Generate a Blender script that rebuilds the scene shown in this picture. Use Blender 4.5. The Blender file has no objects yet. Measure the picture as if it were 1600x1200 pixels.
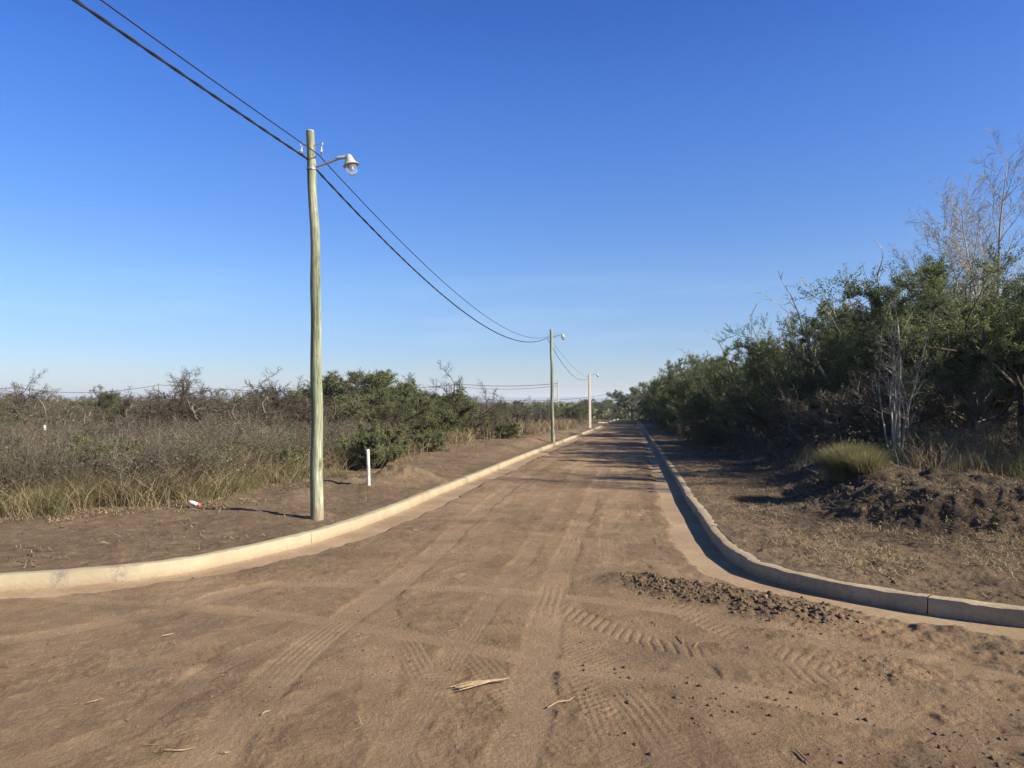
import bpy, math, random
import numpy as np
from mathutils import Vector, Matrix

R = math.radians
scene = bpy.context.scene
COL = scene.collection

# ------------------------------------------------------------------ camera, sky, sun
CAMH = 1.57
F = 1180.0            # focal length in photo pixels (photo 1600 wide)
HOR = 626.0           # true horizon row
PITCH = math.atan((HOR - 600.0) / F)
cam_d = bpy.data.cameras.new("camera")
cam_d.sensor_width = 36.0
cam_d.lens = 36.0 * F / 1600.0
cam_d.clip_start = 0.05
cam_d.clip_end = 30000.0
cam = bpy.data.objects.new("camera", cam_d)
COL.objects.link(cam)
cam.location = (0, 0, CAMH)
cam.rotation_euler = (R(90) + PITCH, 0, 0)
scene.camera = cam

SUN_DIR = Vector((0.905, -0.425, 0)).normalized()
SUN_EL = R(31)
w = bpy.data.worlds.new("World")
scene.world = w
w.use_nodes = True
nt = w.node_tree
bg = nt.nodes["Background"]
sky = nt.nodes.new("ShaderNodeTexSky")
sky.sky_type = 'NISHITA'
sky.sun_disc = False
sky.sun_elevation = SUN_EL
sky.sun_rotation = math.atan2(SUN_DIR.x, SUN_DIR.y)
sky.altitude = 400
sky.air_density = 1.0
sky.dust_density = 0.3
sky.ozone_density = 2.0
hs = nt.nodes.new("ShaderNodeHueSaturation")
hs.inputs['Saturation'].default_value = 1.2
nt.links.new(sky.outputs[0], hs.inputs['Color'])
tcw = nt.nodes.new("ShaderNodeTexCoord"); spw = nt.nodes.new("ShaderNodeSeparateXYZ")
nt.links.new(tcw.outputs["Generated"], spw.inputs[0])
rw = nt.nodes.new("ShaderNodeValToRGB")          # deeper blue with height; unseen upper dome greyed to neutralise the fill light
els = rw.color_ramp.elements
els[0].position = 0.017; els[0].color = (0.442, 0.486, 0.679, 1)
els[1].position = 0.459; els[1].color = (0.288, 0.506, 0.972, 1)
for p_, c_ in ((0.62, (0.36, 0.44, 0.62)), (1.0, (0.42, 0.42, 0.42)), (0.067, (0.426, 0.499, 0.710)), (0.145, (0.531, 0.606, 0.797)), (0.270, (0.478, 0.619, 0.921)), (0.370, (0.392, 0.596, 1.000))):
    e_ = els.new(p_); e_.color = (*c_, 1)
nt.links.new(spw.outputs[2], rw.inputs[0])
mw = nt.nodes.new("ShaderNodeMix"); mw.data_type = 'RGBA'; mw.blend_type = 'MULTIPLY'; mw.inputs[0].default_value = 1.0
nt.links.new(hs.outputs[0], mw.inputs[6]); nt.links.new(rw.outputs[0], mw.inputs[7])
# a faint wisp of high cloud low on the left
mpw = nt.nodes.new("ShaderNodeMapping"); mpw.inputs["Scale"].default_value = (3.0, 3.0, 26.0)
nt.links.new(tcw.outputs["Generated"], mpw.inputs[0])
nzw = nt.nodes.new("ShaderNodeTexNoise"); nzw.inputs["Scale"].default_value = 1.6; nzw.inputs["Detail"].default_value = 7
nt.links.new(mpw.outputs[0], nzw.inputs["Vector"])
rz_ = nt.nodes.new("ShaderNodeValToRGB"); rz_.color_ramp.elements[0].position = 0.5; rz_.color_ramp.elements[1].position = 0.85
nt.links.new(nzw.outputs["Fac"], rz_.inputs[0])
rb_ = nt.nodes.new("ShaderNodeValToRGB"); be = rb_.color_ramp.elements
be[0].position = 0.03; be[0].color = (0, 0, 0, 1); be[1].position = 0.22; be[1].color = (0, 0, 0, 1)
b3_ = be.new(0.09); b3_.color = (0.14, 0.14, 0.14, 1)
nt.links.new(spw.outputs[2], rb_.inputs[0])
mq = nt.nodes.new("ShaderNodeMath"); mq.operation = 'MULTIPLY'
nt.links.new(rz_.outputs[0], mq.inputs[0]); nt.links.new(rb_.outputs[0], mq.inputs[1])
mc = nt.nodes.new("ShaderNodeMix"); mc.data_type = 'RGBA'; mc.inputs[7].default_value = (5.0, 5.6, 6.6, 1)
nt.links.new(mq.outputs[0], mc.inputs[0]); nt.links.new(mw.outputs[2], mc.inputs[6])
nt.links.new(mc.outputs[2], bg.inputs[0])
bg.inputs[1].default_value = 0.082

sd = bpy.data.lights.new("sun", 'SUN')
sd.energy = 5.0
sd.angle = R(0.53)
sd.color = (1.0, 0.89, 0.73)
sun = bpy.data.objects.new("sun", sd)
COL.objects.link(sun)
sdir = Vector((SUN_DIR.x * math.cos(SUN_EL), SUN_DIR.y * math.cos(SUN_EL), math.sin(SUN_EL)))
sun.rotation_euler = (-sdir).to_track_quat('-Z', 'Y').to_euler()

scene.view_settings.view_transform = 'Standard'
scene.view_settings.look = 'None'
scene.view_settings.exposure = 1.22
scene.view_settings.gamma = 1.0
scene.view_settings.use_curve_mapping = False
scene.render.engine = 'CYCLES'
scene.cycles.max_bounces = 6
scene.cycles.diffuse_bounces = 2
scene.cycles.transparent_max_bounces = 16
scene.cycles.volume_bounces = 1

# ------------------------------------------------------------------ helpers
rng = np.random.default_rng(7)


def tag(o, label=None, cat=None, group=None, kind=None):
    if label: o["label"] = label
    if cat: o["category"] = cat
    if group: o["group"] = group
    if kind: o["kind"] = kind
    return o


def ray(px, py):
    """unit-depth ray of a photo pixel: (x, y, z) with forward component resolved"""
    v = Vector(((px - 800) / F, 1.0, -(py - 600) / F))
    c, s = math.cos(PITCH), math.sin(PITCH)
    return Vector((v.x, v.y * c - v.z * s, v.y * s + v.z * c))


def base_np(Y):
    Yc = np.clip(Y, -60, None)
    return np.where(Yc < 200, -0.017 * Yc, -3.4 - 1.6 * (1 - np.exp(-(np.maximum(Yc, 200) - 200) / 94.0)))


def gpt(px, py, lift=0.0):
    """photo pixel -> point on the sloping ground plane (lifted by lift)"""
    r = ray(px, py)
    t = (CAMH - lift) / (-(r.z) - 0.017 * r.y)
    return (r.x * t, r.y * t)


def at_depth(px, py, D):
    r = ray(px, py)
    t = D / r.y
    return Vector((r.x * t, D, CAMH + r.z * t))


def hsh(ix, iy, seed):
    h = (ix.astype(np.int64) * 374761393 + iy.astype(np.int64) * 668265263 + seed * 974634777) & 0xFFFFFFFF
    h = ((h ^ (h >> 13)) * 1274126177) & 0xFFFFFFFF
    h = (h ^ (h >> 16)) & 0xFFFFFF
    return h.astype(np.float64) / 0xFFFFFF


def vnoise(x, y, seed=0):
    ix = np.floor(x); iy = np.floor(y)
    fx = x - ix; fy = y - iy
    fx = fx * fx * (3 - 2 * fx); fy = fy * fy * (3 - 2 * fy)
    a = hsh(ix, iy, seed); b = hsh(ix + 1, iy, seed)
    c = hsh(ix, iy + 1, seed); d = hsh(ix + 1, iy + 1, seed)
    return (a * (1 - fx) + b * fx) * (1 - fy) + (c * (1 - fx) + d * fx) * fy - 0.5


def fbm(x, y, seed=0, octv=4, gain=0.5):
    s = np.zeros_like(x); a = 1.0
    cr, sr = math.cos(0.6), math.sin(0.6)
    for i in range(octv):
        s += a * vnoise(x, y, seed + i * 17)
        x, y = (x * cr - y * sr) * 2.03, (x * sr + y * cr) * 2.03
        a *= gain
    return s


def smooth(a, b, x):
    t = np.clip((x - a) / (b - a), 0, 1)
    return t * t * (3 - 2 * t)


def catmull(pts, step=0.5):
    P = [np.array(p, float) for p in pts]
    P = [2 * P[0] - P[1]] + P + [2 * P[-1] - P[-2]]
    out = []
    for i in range(1, len(P) - 2):
        n = max(1, int(np.linalg.norm(P[i + 1] - P[i]) / step))
        for k in range(n):
            t = k / n
            out.append(0.5 * ((2 * P[i]) + (-P[i - 1] + P[i + 1]) * t + (2 * P[i - 1] - 5 * P[i] + 4 * P[i + 1] - P[i + 2]) * t * t + (-P[i - 1] + 3 * P[i] - 3 * P[i + 1] + P[i + 2]) * t ** 3))
    out.append(P[-2])
    return np.array(out)


def sdist(X, Y, poly):
    """signed distance to an open polyline, + on its left-hand side; and arc length of the nearest point"""
    best = np.full(X.shape, 1e18); sg = np.zeros(X.shape); arc = np.zeros(X.shape)
    L = 0.0
    for i in range(len(poly) - 1):
        ax, ay = poly[i]; bx, by = poly[i + 1]
        dx, dy = bx - ax, by - ay
        l2 = dx * dx + dy * dy
        t = np.clip(((X - ax) * dx + (Y - ay) * dy) / l2, 0, 1)
        ex = X - (ax + t * dx); ey = Y - (ay + t * dy)
        d = ex * ex + ey * ey
        c = dx * ey - dy * ex
        m = d < best
        best = np.where(m, d, best); sg = np.where(m, np.sign(c), sg)
        l = math.sqrt(l2)
        arc = np.where(m, L + t * l, arc)
        L += l
    return np.sqrt(best) * sg, arc


def mesh_np(name, V, faces, mats, smooth_f=False, attrs=None, parent=None, fattr=None):
    """faces: (n,k) int array or a list of such arrays"""
    if not isinstance(faces, list): faces = [faces]
    me = bpy.data.meshes.new(name)
    V = np.asarray(V, dtype=np.float32)
    me.vertices.add(len(V)); me.vertices.foreach_set("co", V.ravel())
    tot = np.concatenate([np.full(len(f), f.shape[1], dtype=np.int32) for f in faces])
    idx = np.concatenate([f.ravel() for f in faces]).astype(np.int32)
    st = np.concatenate([[0], np.cumsum(tot)[:-1]]).astype(np.int32)
    me.loops.add(len(idx)); me.loops.foreach_set("vertex_index", idx)
    me.polygons.add(len(tot)); me.polygons.foreach_set("loop_start", st)
    me.polygons.foreach_set("loop_total", tot)
    if smooth_f: me.polygons.foreach_set("use_smooth", np.ones(len(tot), dtype=bool))
    for k, a in (attrs or {}).items():
        at = me.attributes.new(k, 'FLOAT', 'POINT')
        at.data.foreach_set("value", np.asarray(a, dtype=np.float32))
    for k, a in (fattr or {}).items():
        at = me.attributes.new(k, 'FLOAT', 'FACE')
        at.data.foreach_set("value", np.asarray(a, dtype=np.float32))
    me.update(calc_edges=True)
    for m in (mats if isinstance(mats, list) else [mats]): me.materials.append(m)
    o = bpy.data.objects.new(name, me)
    COL.objects.link(o)
    if parent: o.parent = parent
    return o


def empty(name, loc, rz=0):
    o = bpy.data.objects.new(name, None)
    o.empty_display_size = 0.2
    o.location = loc; o.rotation_euler = (0, 0, rz)
    COL.objects.link(o)
    return o


class MB:
    """collects simple shapes for ONE mesh"""
    def __init__(s): s.v = []; s.f = []
    def tube(s, pts, rad, n=12, cap=True):
        pts = [Vector(p) for p in pts]
        if not hasattr(rad, '__len__'): rad = [rad] * len(pts)
        b0 = len(s.v); up = None
        for i, p in enumerate(pts):
            d = (pts[min(i + 1, len(pts) - 1)] - pts[max(i - 1, 0)]).normalized()
            if up is None:
                up = d.orthogonal().normalized()
            up = (up - d * up.dot(d)).normalized()
            q = d.cross(up)
            for k in range(n):
                a = 2 * math.pi * k / n
                s.v.append(p + (up * math.cos(a) + q * math.sin(a)) * rad[i])
        for i in range(len(pts) - 1):
            for k in range(n):
                a = b0 + i * n + k; b = b0 + i * n + (k + 1) % n
                s.f.append((a, b, b + n, a + n))
        if cap:
            s.f.append(tuple(b0 + k for k in range(n))[::-1])
            s.f.append(tuple(b0 + (len(pts) - 1) * n + k for k in range(n)))
        return s
    def lathe(s, prof, c, n=20, tilt=None):
        c = Vector(c); b0 = len(s.v)
        for r, z in prof:
            for k in range(n):
                a = 2 * math.pi * k / n
                v = Vector((r * math.cos(a), r * math.sin(a), z))
                if tilt: v = tilt @ v
                s.v.append(c + v)
        for i in range(len(prof) - 1):
            for k in range(n):
                a = b0 + i * n + k; b = b0 + i * n + (k + 1) % n
                s.f.append((a, b, b + n, a + n))
        return s
    def box(s, c, size, M=None):
        c = Vector(c); b0 = len(s.v)
        for x in (-1, 1):
            for y in (-1, 1):
                for z in (-1, 1):
                    v = Vector((x * size[0] / 2, y * size[1] / 2, z * size[2] / 2))
                    if M: v = M @ v
                    s.v.append(c + v)
        for f in ((0, 1, 3, 2), (4, 6, 7, 5), (0, 4, 5, 1), (2, 3, 7, 6), (0, 2, 6, 4), (1, 5, 7, 3)):
            s.f.append(tuple(b0 + i for i in f))
        return s
    def build(s, name, mat, parent=None, smooth_f=True, bevel=0):
        me = bpy.data.meshes.new(name)
        me.from_pydata([tuple(v) for v in s.v], [], s.f)
        me.update()
        me.materials.append(mat)
        if smooth_f:
            me.polygons.foreach_set("use_smooth", [True] * len(me.polygons))
        o = bpy.data.objects.new(name, me); COL.objects.link(o)
        if bevel:
            b = o.modifiers.new("bevel", 'BEVEL'); b.width = bevel; b.segments = 2
        if smooth_f:
            me.set_sharp_from_angle(angle=R(40))
        if parent: o.parent = parent
        return o


# ------------------------------------------------------------------ materials
def newmat(name, rough=0.9, spec=0.2):
    m = bpy.data.materials.new(name); m.use_nodes = True
    b = m.node_tree.nodes["Principled BSDF"]
    b.inputs["Roughness"].default_value = rough
    b.inputs["Specular IOR Level"].default_value = spec
    return m, m.node_tree, b


def N(t, typ, **kw):
    n = t.nodes.new(typ)
    for k, v in kw.items():
        if k.startswith('i_'):
            key = k[2:].replace('_', ' ')
            n.inputs[key].default_value = v
        else: setattr(n, k, v)
    return n


def noise(t, vec, scale, detail=4, rough=0.6, dist=0.0):
    n = N(t, "ShaderNodeTexNoise")
    n.inputs["Scale"].default_value = scale; n.inputs["Detail"].default_value = detail
    n.inputs["Roughness"].default_value = rough; n.inputs["Distortion"].default_value = dist
    if vec is not None: t.links.new(vec, n.inputs["Vector"])
    return n.outputs["Fac"]


def ramp(t, fac, stops, interp='LINEAR'):
    r = N(t, "ShaderNodeValToRGB"); r.color_ramp.interpolation = interp
    e = r.color_ramp.elements
    while len(e) > 1: e.remove(e[-1])
    e[0].position = stops[0][0]; e[0].color = (*stops[0][1], 1)
    for p, c in stops[1:]:
        x = e.new(p); x.color = (*c, 1)
    t.links.new(fac, r.inputs[0])
    return r.outputs[0]


def mixc(t, fac, a, b, blend='MIX'):
    m = N(t, "ShaderNodeMix", data_type='RGBA', blend_type=blend)
    if isinstance(fac, (int, float)): m.inputs[0].default_value = fac
    else: t.links.new(fac, m.inputs[0])
    for i, c in ((6, a), (7, b)):
        if isinstance(c, tuple): m.inputs[i].default_value = (*c, 1)
        else: t.links.new(c, m.inputs[i])
    return m.outputs[2]


def math_n(t, op, a, b=None, clamp=False):
    m = N(t, "ShaderNodeMath", operation=op, use_clamp=clamp)
    for i, c in ((0, a), (1, b)):
        if c is None: continue
        if isinstance(c, (int, float)): m.inputs[i].default_value = c
        else: t.links.new(c, m.inputs[i])
    return m.outputs[0]


def attr(t, name):
    return N(t, "ShaderNodeAttribute", attribute_name=name).outputs["Fac"]


def bump(t, b, h, strength, dist):
    n = N(t, "ShaderNodeBump"); n.inputs["Strength"].default_value = strength
    n.inputs["Distance"].default_value = dist
    t.links.new(h, n.inputs["Height"]); t.links.new(n.outputs[0], b.inputs["Normal"])


def pos(t):
    return N(t, "ShaderNodeNewGeometry").outputs["Position"]


def g3(c): return c


def mat_ground():
    m, t, b = newmat("soil", 0.95, 0.1)
    p = pos(t)
    n1 = noise(t, p, 0.55, 5, 0.6)
    n2 = noise(t, p, 5.0, 5, 0.65)
    n3 = noise(t, p, 45.0, 4, 0.7)
    mixn = math_n(t, 'ADD', math_n(t, 'MULTIPLY', n1, 0.35), math_n(t, 'ADD', math_n(t, 'MULTIPLY', n2, 0.35), math_n(t, 'MULTIPLY', n3, 0.3)))
    road = ramp(t, mixn, [(0.32, (0.145, 0.093, 0.053)), (0.5, (0.255, 0.168, 0.098)), (0.68, (0.36, 0.245, 0.148))])
    dust = ramp(t, n2, [(0.3, (0.325, 0.219, 0.130)), (0.7, (0.41, 0.282, 0.171))])
    verge = ramp(t, mixn, [(0.33, (0.085, 0.058, 0.035)), (0.5, (0.180, 0.125, 0.077)), (0.68, (0.30, 0.212, 0.134))])
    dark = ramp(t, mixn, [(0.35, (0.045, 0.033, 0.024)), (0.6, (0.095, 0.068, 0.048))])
    far = ramp(t, n1, [(0.3, (0.075, 0.07, 0.04)), (0.7, (0.14, 0.125, 0.075))])
    c = mixc(t, attr(t, "rut"), road, dust)
    c = mixc(t, attr(t, "verge"), c, verge)
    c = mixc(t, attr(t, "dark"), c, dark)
    c = mixc(t, attr(t, "far"), c, far)
    # pale specks: grit and straw crumbs
    v = N(t, "ShaderNodeTexVoronoi"); v.inputs["Scale"].default_value = 26
    t.links.new(p, v.inputs["Vector"])
    sp = math_n(t, 'LESS_THAN', v.outputs["Distance"], 0.11)
    keep = math_n(t, 'GREATER_THAN', N_col(t, v), 0.86)
    c = mixc(t, math_n(t, 'MULTIPLY', math_n(t, 'MULTIPLY', sp, keep), 0.6), c, (0.48, 0.38, 0.26))
    c = mixc(t, 1.0, c, (0.785, 0.82, 0.86), 'MULTIPLY')
    t.links.new(c, b.inputs["Base Color"])
    h = math_n(t, 'ADD', noise(t, p, 38, 5, 0.75), math_n(t, 'MULTIPLY', noise(t, p, 150, 3, 0.7), 0.35))
    bump(t, b, h, 1.0, 0.024)
    return m


def N_col(t, v):
    s = N(t, "ShaderNodeSeparateColor"); t.links.new(v.outputs["Color"], s.inputs[0])
    return s.outputs[0]


def mat_concrete(name, lo, hi, dirt, dirt_amt=0.4, bs=0.5, patches=False):
    m, t, b = newmat(name, 0.9, 0.2)
    p = pos(t)
    n = noise(t, p, 3.0, 6, 0.7); n2 = noise(t, p, 24, 5, 0.7); n3 = noise(t, p, 0.9, 4, 0.6)
    c = ramp(t, math_n(t, 'ADD', math_n(t, 'MULTIPLY', n, 0.6), math_n(t, 'MULTIPLY', n2, 0.4)), [(0.35, lo), (0.65, hi)])
    d = ramp(t, math_n(t, 'ADD', math_n(t, 'MULTIPLY', n3, 0.45), math_n(t, 'MULTIPLY', n2, 0.55)), [(0.44, (0, 0, 0)), (0.56, (1, 1, 1))])
    c = mixc(t, math_n(t, 'MULTIPLY', d, dirt_amt), c, dirt)
    # pits
    v = N(t, "ShaderNodeTexVoronoi"); v.inputs["Scale"].default_value = 30
    t.links.new(p, v.inputs["Vector"])
    pit = math_n(t, 'LESS_THAN', v.outputs["Distance"], 0.16)
    k = math_n(t, 'GREATER_THAN', N_col(t, v), 0.7)
    c = mixc(t, math_n(t, 'MULTIPLY', math_n(t, 'MULTIPLY', pit, k), 0.45), c, dirt)
    if patches:
        pt = attr(t, "patch")
        c = mixc(t, math_n(t, 'MULTIPLY', pt, ramp(t, n2, [(0.4, (0.1,) * 3), (0.55, (0.8,) * 3)])), c, (0.21, 0.20, 0.175))
        so = math_n(t, 'MULTIPLY', attr(t, "soil"), ramp(t, n2, [(0.3, (0.35,) * 3), (0.6, (1, 1, 1))]))
        c = mixc(t, math_n(t, 'MULTIPLY', so, 0.9), c, (0.27, 0.19, 0.13))
    c = mixc(t, 1.0, c, (0.74, 0.74, 0.74), 'MULTIPLY')
    t.links.new(c, b.inputs["Base Color"])
    bump(t, b, math_n(t, 'ADD', n2, math_n(t, 'MULTIPLY', noise(t, p, 110, 3, 0.7), 0.4)), bs, 0.008)
    return m


def mat_var(name, stops, rough=0.8, transl=0.0, a="var"):
    """colour chosen by a random value stored on each face (leaf, blade, twig)"""
    m, t, b = newmat(name, rough, 0.25)
    oi = N(t, "ShaderNodeObjectInfo").outputs["Random"]
    f = math_n(t, 'ADD', math_n(t, 'MULTIPLY', attr(t, a), 0.8), math_n(t, 'MULTIPLY', oi, 0.2))
    c = ramp(t, f, stops)
    t.links.new(c, b.inputs["Base Color"])
    if transl:
        tr = N(t, "ShaderNodeBsdfTranslucent"); t.links.new(c, tr.inputs[0])
        mx = N(t, "ShaderNodeMixShader"); mx.inputs[0].default_value = transl
        t.links.new(b.outputs[0], mx.inputs[1]); t.links.new(tr.outputs[0], mx.inputs[2])
        t.links.new(mx.outputs[0], t.nodes["Material Output"].inputs[0])
    return m


def mat_bark(name, lo, hi, sc=18):
    m, t, b = newmat(name, 0.9, 0.15)
    tc = N(t, "ShaderNodeTexCoord").outputs["Object"]
    mp = N(t, "ShaderNodeMapping"); mp.inputs["Scale"].default_value = (1, 1, 0.25)
    t.links.new(tc, mp.inputs[0])
    n = noise(t, mp.outputs[0], sc, 5, 0.7)
    t.links.new(ramp(t, n, [(0.3, lo), (0.7, hi)]), b.inputs["Base Color"])
    bump(t, b, n, 0.6, 0.01)
    return m


def mat_plain(name, c, rough=0.5, metal=0.0, spec=0.5, var=0.15, sc=12):
    m, t, b = newmat(name, rough, spec)
    b.inputs["Metallic"].default_value = metal
    n = noise(t, N(t, "ShaderNodeTexCoord").outputs["Object"], sc, 4, 0.6)
    lo = tuple(x * (1 - var) for x in c); hi = tuple(min(1, x * (1 + var)) for x in c)
    t.links.new(ramp(t, n, [(0.3, lo), (0.7, hi)]), b.inputs["Base Color"])
    return m


def mat_pole_wood():
    m, t, b = newmat("treated_wood", 0.85, 0.2)
    tc = N(t, "ShaderNodeTexCoord").outputs["Object"]
    mp = N(t, "ShaderNodeMapping"); mp.inputs["Scale"].default_value = (1, 1, 0.05)
    t.links.new(tc, mp.inputs[0])
    grain = noise(t, mp.outputs[0], 60, 5, 0.7)
    n2 = noise(t, mp.outputs[0], 9, 4, 0.6)
    c = ramp(t, math_n(t, 'ADD', math_n(t, 'MULTIPLY', grain, 0.55), math_n(t, 'MULTIPLY', n2, 0.45)),
             [(0.38, (0.050, 0.058, 0.036)), (0.45, (0.15, 0.172, 0.11)), (0.54, (0.24, 0.26, 0.178)), (0.63, (0.46, 0.46, 0.36))])
    mp2 = N(t, "ShaderNodeMapping"); mp2.inputs["Scale"].default_value = (1, 1, 0.35)
    t.links.new(tc, mp2.inputs[0])
    kn = N(t, "ShaderNodeTexVoronoi"); kn.inputs["Scale"].default_value = 4.2
    t.links.new(mp2.outputs[0], kn.inputs["Vector"])
    k = ramp(t, kn.outputs["Distance"], [(0.06, (1, 1, 1)), (0.17, (0, 0, 0))])
    c = mixc(t, math_n(t, 'MULTIPLY', k, 0.85), c, (0.07, 0.055, 0.035))
    mp3 = N(t, "ShaderNodeMapping"); mp3.inputs["Scale"].default_value = (1, 1, 0.035)
    t.links.new(tc, mp3.inputs[0])
    ck = noise(t, mp3.outputs[0], 34, 3, 0.5)
    crk = ramp(t, math_n(t, 'ABSOLUTE', math_n(t, 'SUBTRACT', ck, 0.5)), [(0.004, (1, 1, 1)), (0.016, (0, 0, 0))])
    c = mixc(t, math_n(t, 'MULTIPLY', crk, 0.8), c, (0.05, 0.045, 0.03))
    # earth splashed on the foot
    sp = N(t, "ShaderNodeSeparateXYZ"); t.links.new(tc, sp.inputs[0])
    ft = ramp(t, math_n(t, 'ADD', sp.outputs[2], math_n(t, 'MULTIPLY', n2, 0.25)), [(0.2, (1, 1, 1)), (0.42, (0, 0, 0))])
    c = mixc(t, math_n(t, 'MULTIPLY', ft, 0.75), c, (0.23, 0.17, 0.12))
    t.links.new(c, b.inputs["Base Color"])
    bump(t, b, grain, 0.7, 0.006)
    return m


M = {}
M['soil'] = mat_ground()
M['kerb'] = mat_concrete("kerb_concrete", (0.37, 0.325, 0.22), (0.49, 0.44, 0.31), (0.33, 0.26, 0.165), 0.45, 0.6, True)
M['kerb_dusty_warmed'] = mat_concrete("kerb_concrete_dusty_warmed", (0.38, 0.31, 0.205), (0.56, 0.465, 0.32), (0.24, 0.175, 0.11), 0.6, 0.8, True)  # dusty tan concrete, its colour warmed to offset the blue cast in shade
M['gutter'] = mat_concrete("gutter_concrete", (0.33, 0.24, 0.15), (0.46, 0.35, 0.225), (0.25, 0.17, 0.105), 0.75, 0.45)
M['concrete'] = mat_concrete("pole_concrete", (0.52, 0.47, 0.40), (0.66, 0.60, 0.51), (0.38, 0.33, 0.27), 0.3, 0.3)
M['wood'] = mat_pole_wood()
M['cut'] = mat_plain("cut_wood_end", (0.55, 0.47, 0.33), 0.9, sc=30, var=0.3)
M['steel'] = mat_plain("galvanised_steel", (0.33, 0.34, 0.35), 0.5, 0.6)
M['alu'] = mat_plain("aluminium_hood", (0.46, 0.46, 0.45), 0.45, 0.2)
M['black'] = mat_plain("black_cable", (0.012, 0.012, 0.014), 0.6)
M['pvc'] = mat_plain("white_paint_worn", (0.50, 0.48, 0.45), 0.45, sc=25, var=0.12)
M['red'] = mat_plain("red_label", (0.62, 0.05, 0.06), 0.45, sc=20)
M['leaf_dark'] = mat_var("leaf_dark_green", [(0.0, (0.042, 0.064, 0.034)), (0.45, (0.095, 0.132, 0.060)), (0.75, (0.20, 0.225, 0.092)), (1.0, (0.32, 0.315, 0.13))], 0.6, 0.38)
M['leaf_olive'] = mat_var("leaf_olive_green", [(0.0, (0.055, 0.070, 0.034)), (0.5, (0.118, 0.138, 0.060)), (1.0, (0.24, 0.235, 0.105))], 0.6, 0.25)
M['leaf_grey'] = mat_var("leaf_grey_dry", [(0.0, (0.07, 0.06, 0.045)), (0.6, (0.13, 0.115, 0.08)), (1.0, (0.2, 0.17, 0.11))], 0.8, 0.2)
M['twig_grey'] = mat_var("twig_grey", [(0.0, (0.042, 0.035, 0.026)), (0.6, (0.108, 0.092, 0.068)), (1.0, (0.25, 0.215, 0.165))])
M['twig_dark'] = mat_var("twig_dark", [(0.0, (0.024, 0.019, 0.014)), (0.6, (0.050, 0.040, 0.030)), (1.0, (0.12, 0.098, 0.072))])
M['twig_pale'] = mat_var("twig_pale", [(0.0, (0.11, 0.098, 0.074)), (0.6, (0.25, 0.228, 0.178)), (1.0, (0.46, 0.425, 0.345))])
M['twig_tan'] = mat_var("twig_tan", [(0.0, (0.075, 0.058, 0.040)), (0.6, (0.185, 0.150, 0.108)), (1.0, (0.34, 0.285, 0.21))])
M['straw'] = mat_var("straw", [(0.0, (0.10, 0.073, 0.044)), (0.5, (0.24, 0.185, 0.108)), (1.0, (0.44, 0.355, 0.215))], 0.7, 0.25)
M['grass_green'] = mat_var("grass_green", [(0.0, (0.055, 0.060, 0.026)), (0.4, (0.130, 0.132, 0.056)), (0.75, (0.22, 0.200, 0.098)), (1.0, (0.38, 0.325, 0.19))], 0.7, 0.3)
M['weed'] = mat_var("weed_brown", [(0.0, (0.060, 0.048, 0.030)), (0.5, (0.150, 0.122, 0.076)), (1.0, (0.32, 0.262, 0.165))], 0.85, 0.2)
M['clod'] = mat_var("earth_clod", [(0.0, (0.06, 0.040, 0.025)), (0.6, (0.12, 0.080, 0.048)), (1.0, (0.21, 0.143, 0.087))], 0.95)
M['hill'] = mat_plain("hill_scrub", (0.075, 0.08, 0.05), 0.95, sc=0.01, var=0.4)
M['stick'] = mat_bark("dry_stick", (0.17, 0.115, 0.07), (0.36, 0.27, 0.17), 40)
gm, gt, gb = newmat("lamp_glass_clear", 0.04, 0.5)
gb.inputs["Transmission Weight"].default_value = 0.92
gb.inputs["IOR"].default_value = 1.15
gb.inputs["Base Color"].default_value = (0.9, 0.93, 0.95, 1)
M['glass'] = gm

# ------------------------------------------------------------------ lines of the place
KL = [(-16, 4.9), (-9, 5.45), (-6, 6.05)] + [gpt(*p) for p in ((0, 925), (92, 918), (183, 910), (257, 901), (312, 892), (403, 872), (500, 847), (567, 824), (630, 799), (693, 771), (757, 744), (820, 716.5), (883, 690.5))] + [gpt(940, 667.5)]
kerb_l = catmull(KL, 0.6)
terr_l = np.vstack([kerb_l, [gpt(966, 656)], [(60.0, 420.0)]])
KR = [gpt(*p) for p in ((997.5, 658), (1006, 672), (1014.5, 686), (1024, 700), (1043, 733), (1058, 758), (1071, 783), (1085, 803), (1095, 818), (1113, 848), (1134, 872), (1175, 900), (1225, 916), (1300, 934), (1460, 963), (1600, 983))] + [(5.1, 4.85), (7.5, 4.35), (12, 4.0), (18, 3.9)]
kerb_r = catmull(KR, 0.6)
terr_r = np.vstack([[(70.0, 420.0)], kerb_r])      # runs towards the camera: + side is its left = verge
EL = catmull([(-30, 8.6), (-14, 9.2), (-6.9, 10.3), (-5.3, 11.2), (-4.6, 13.3), (-4.0, 17.0), (-3.3, 21), (-2.6, 28), (-0.8, 35), (1.0, 42), (5.0, 62), (9.0, 88), (20, 150), (34, 230)], 4)
ER = catmull([(50, 300), (30, 190), (22, 120), (14.3, 64), (8.6, 33), (5.9, 18), (4.7, 13), (4.2, 10.9), (4.5, 9.3), (5.4, 8.3), (7.5, 7.3), (11, 6.4), (20, 6)], 4)

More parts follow.
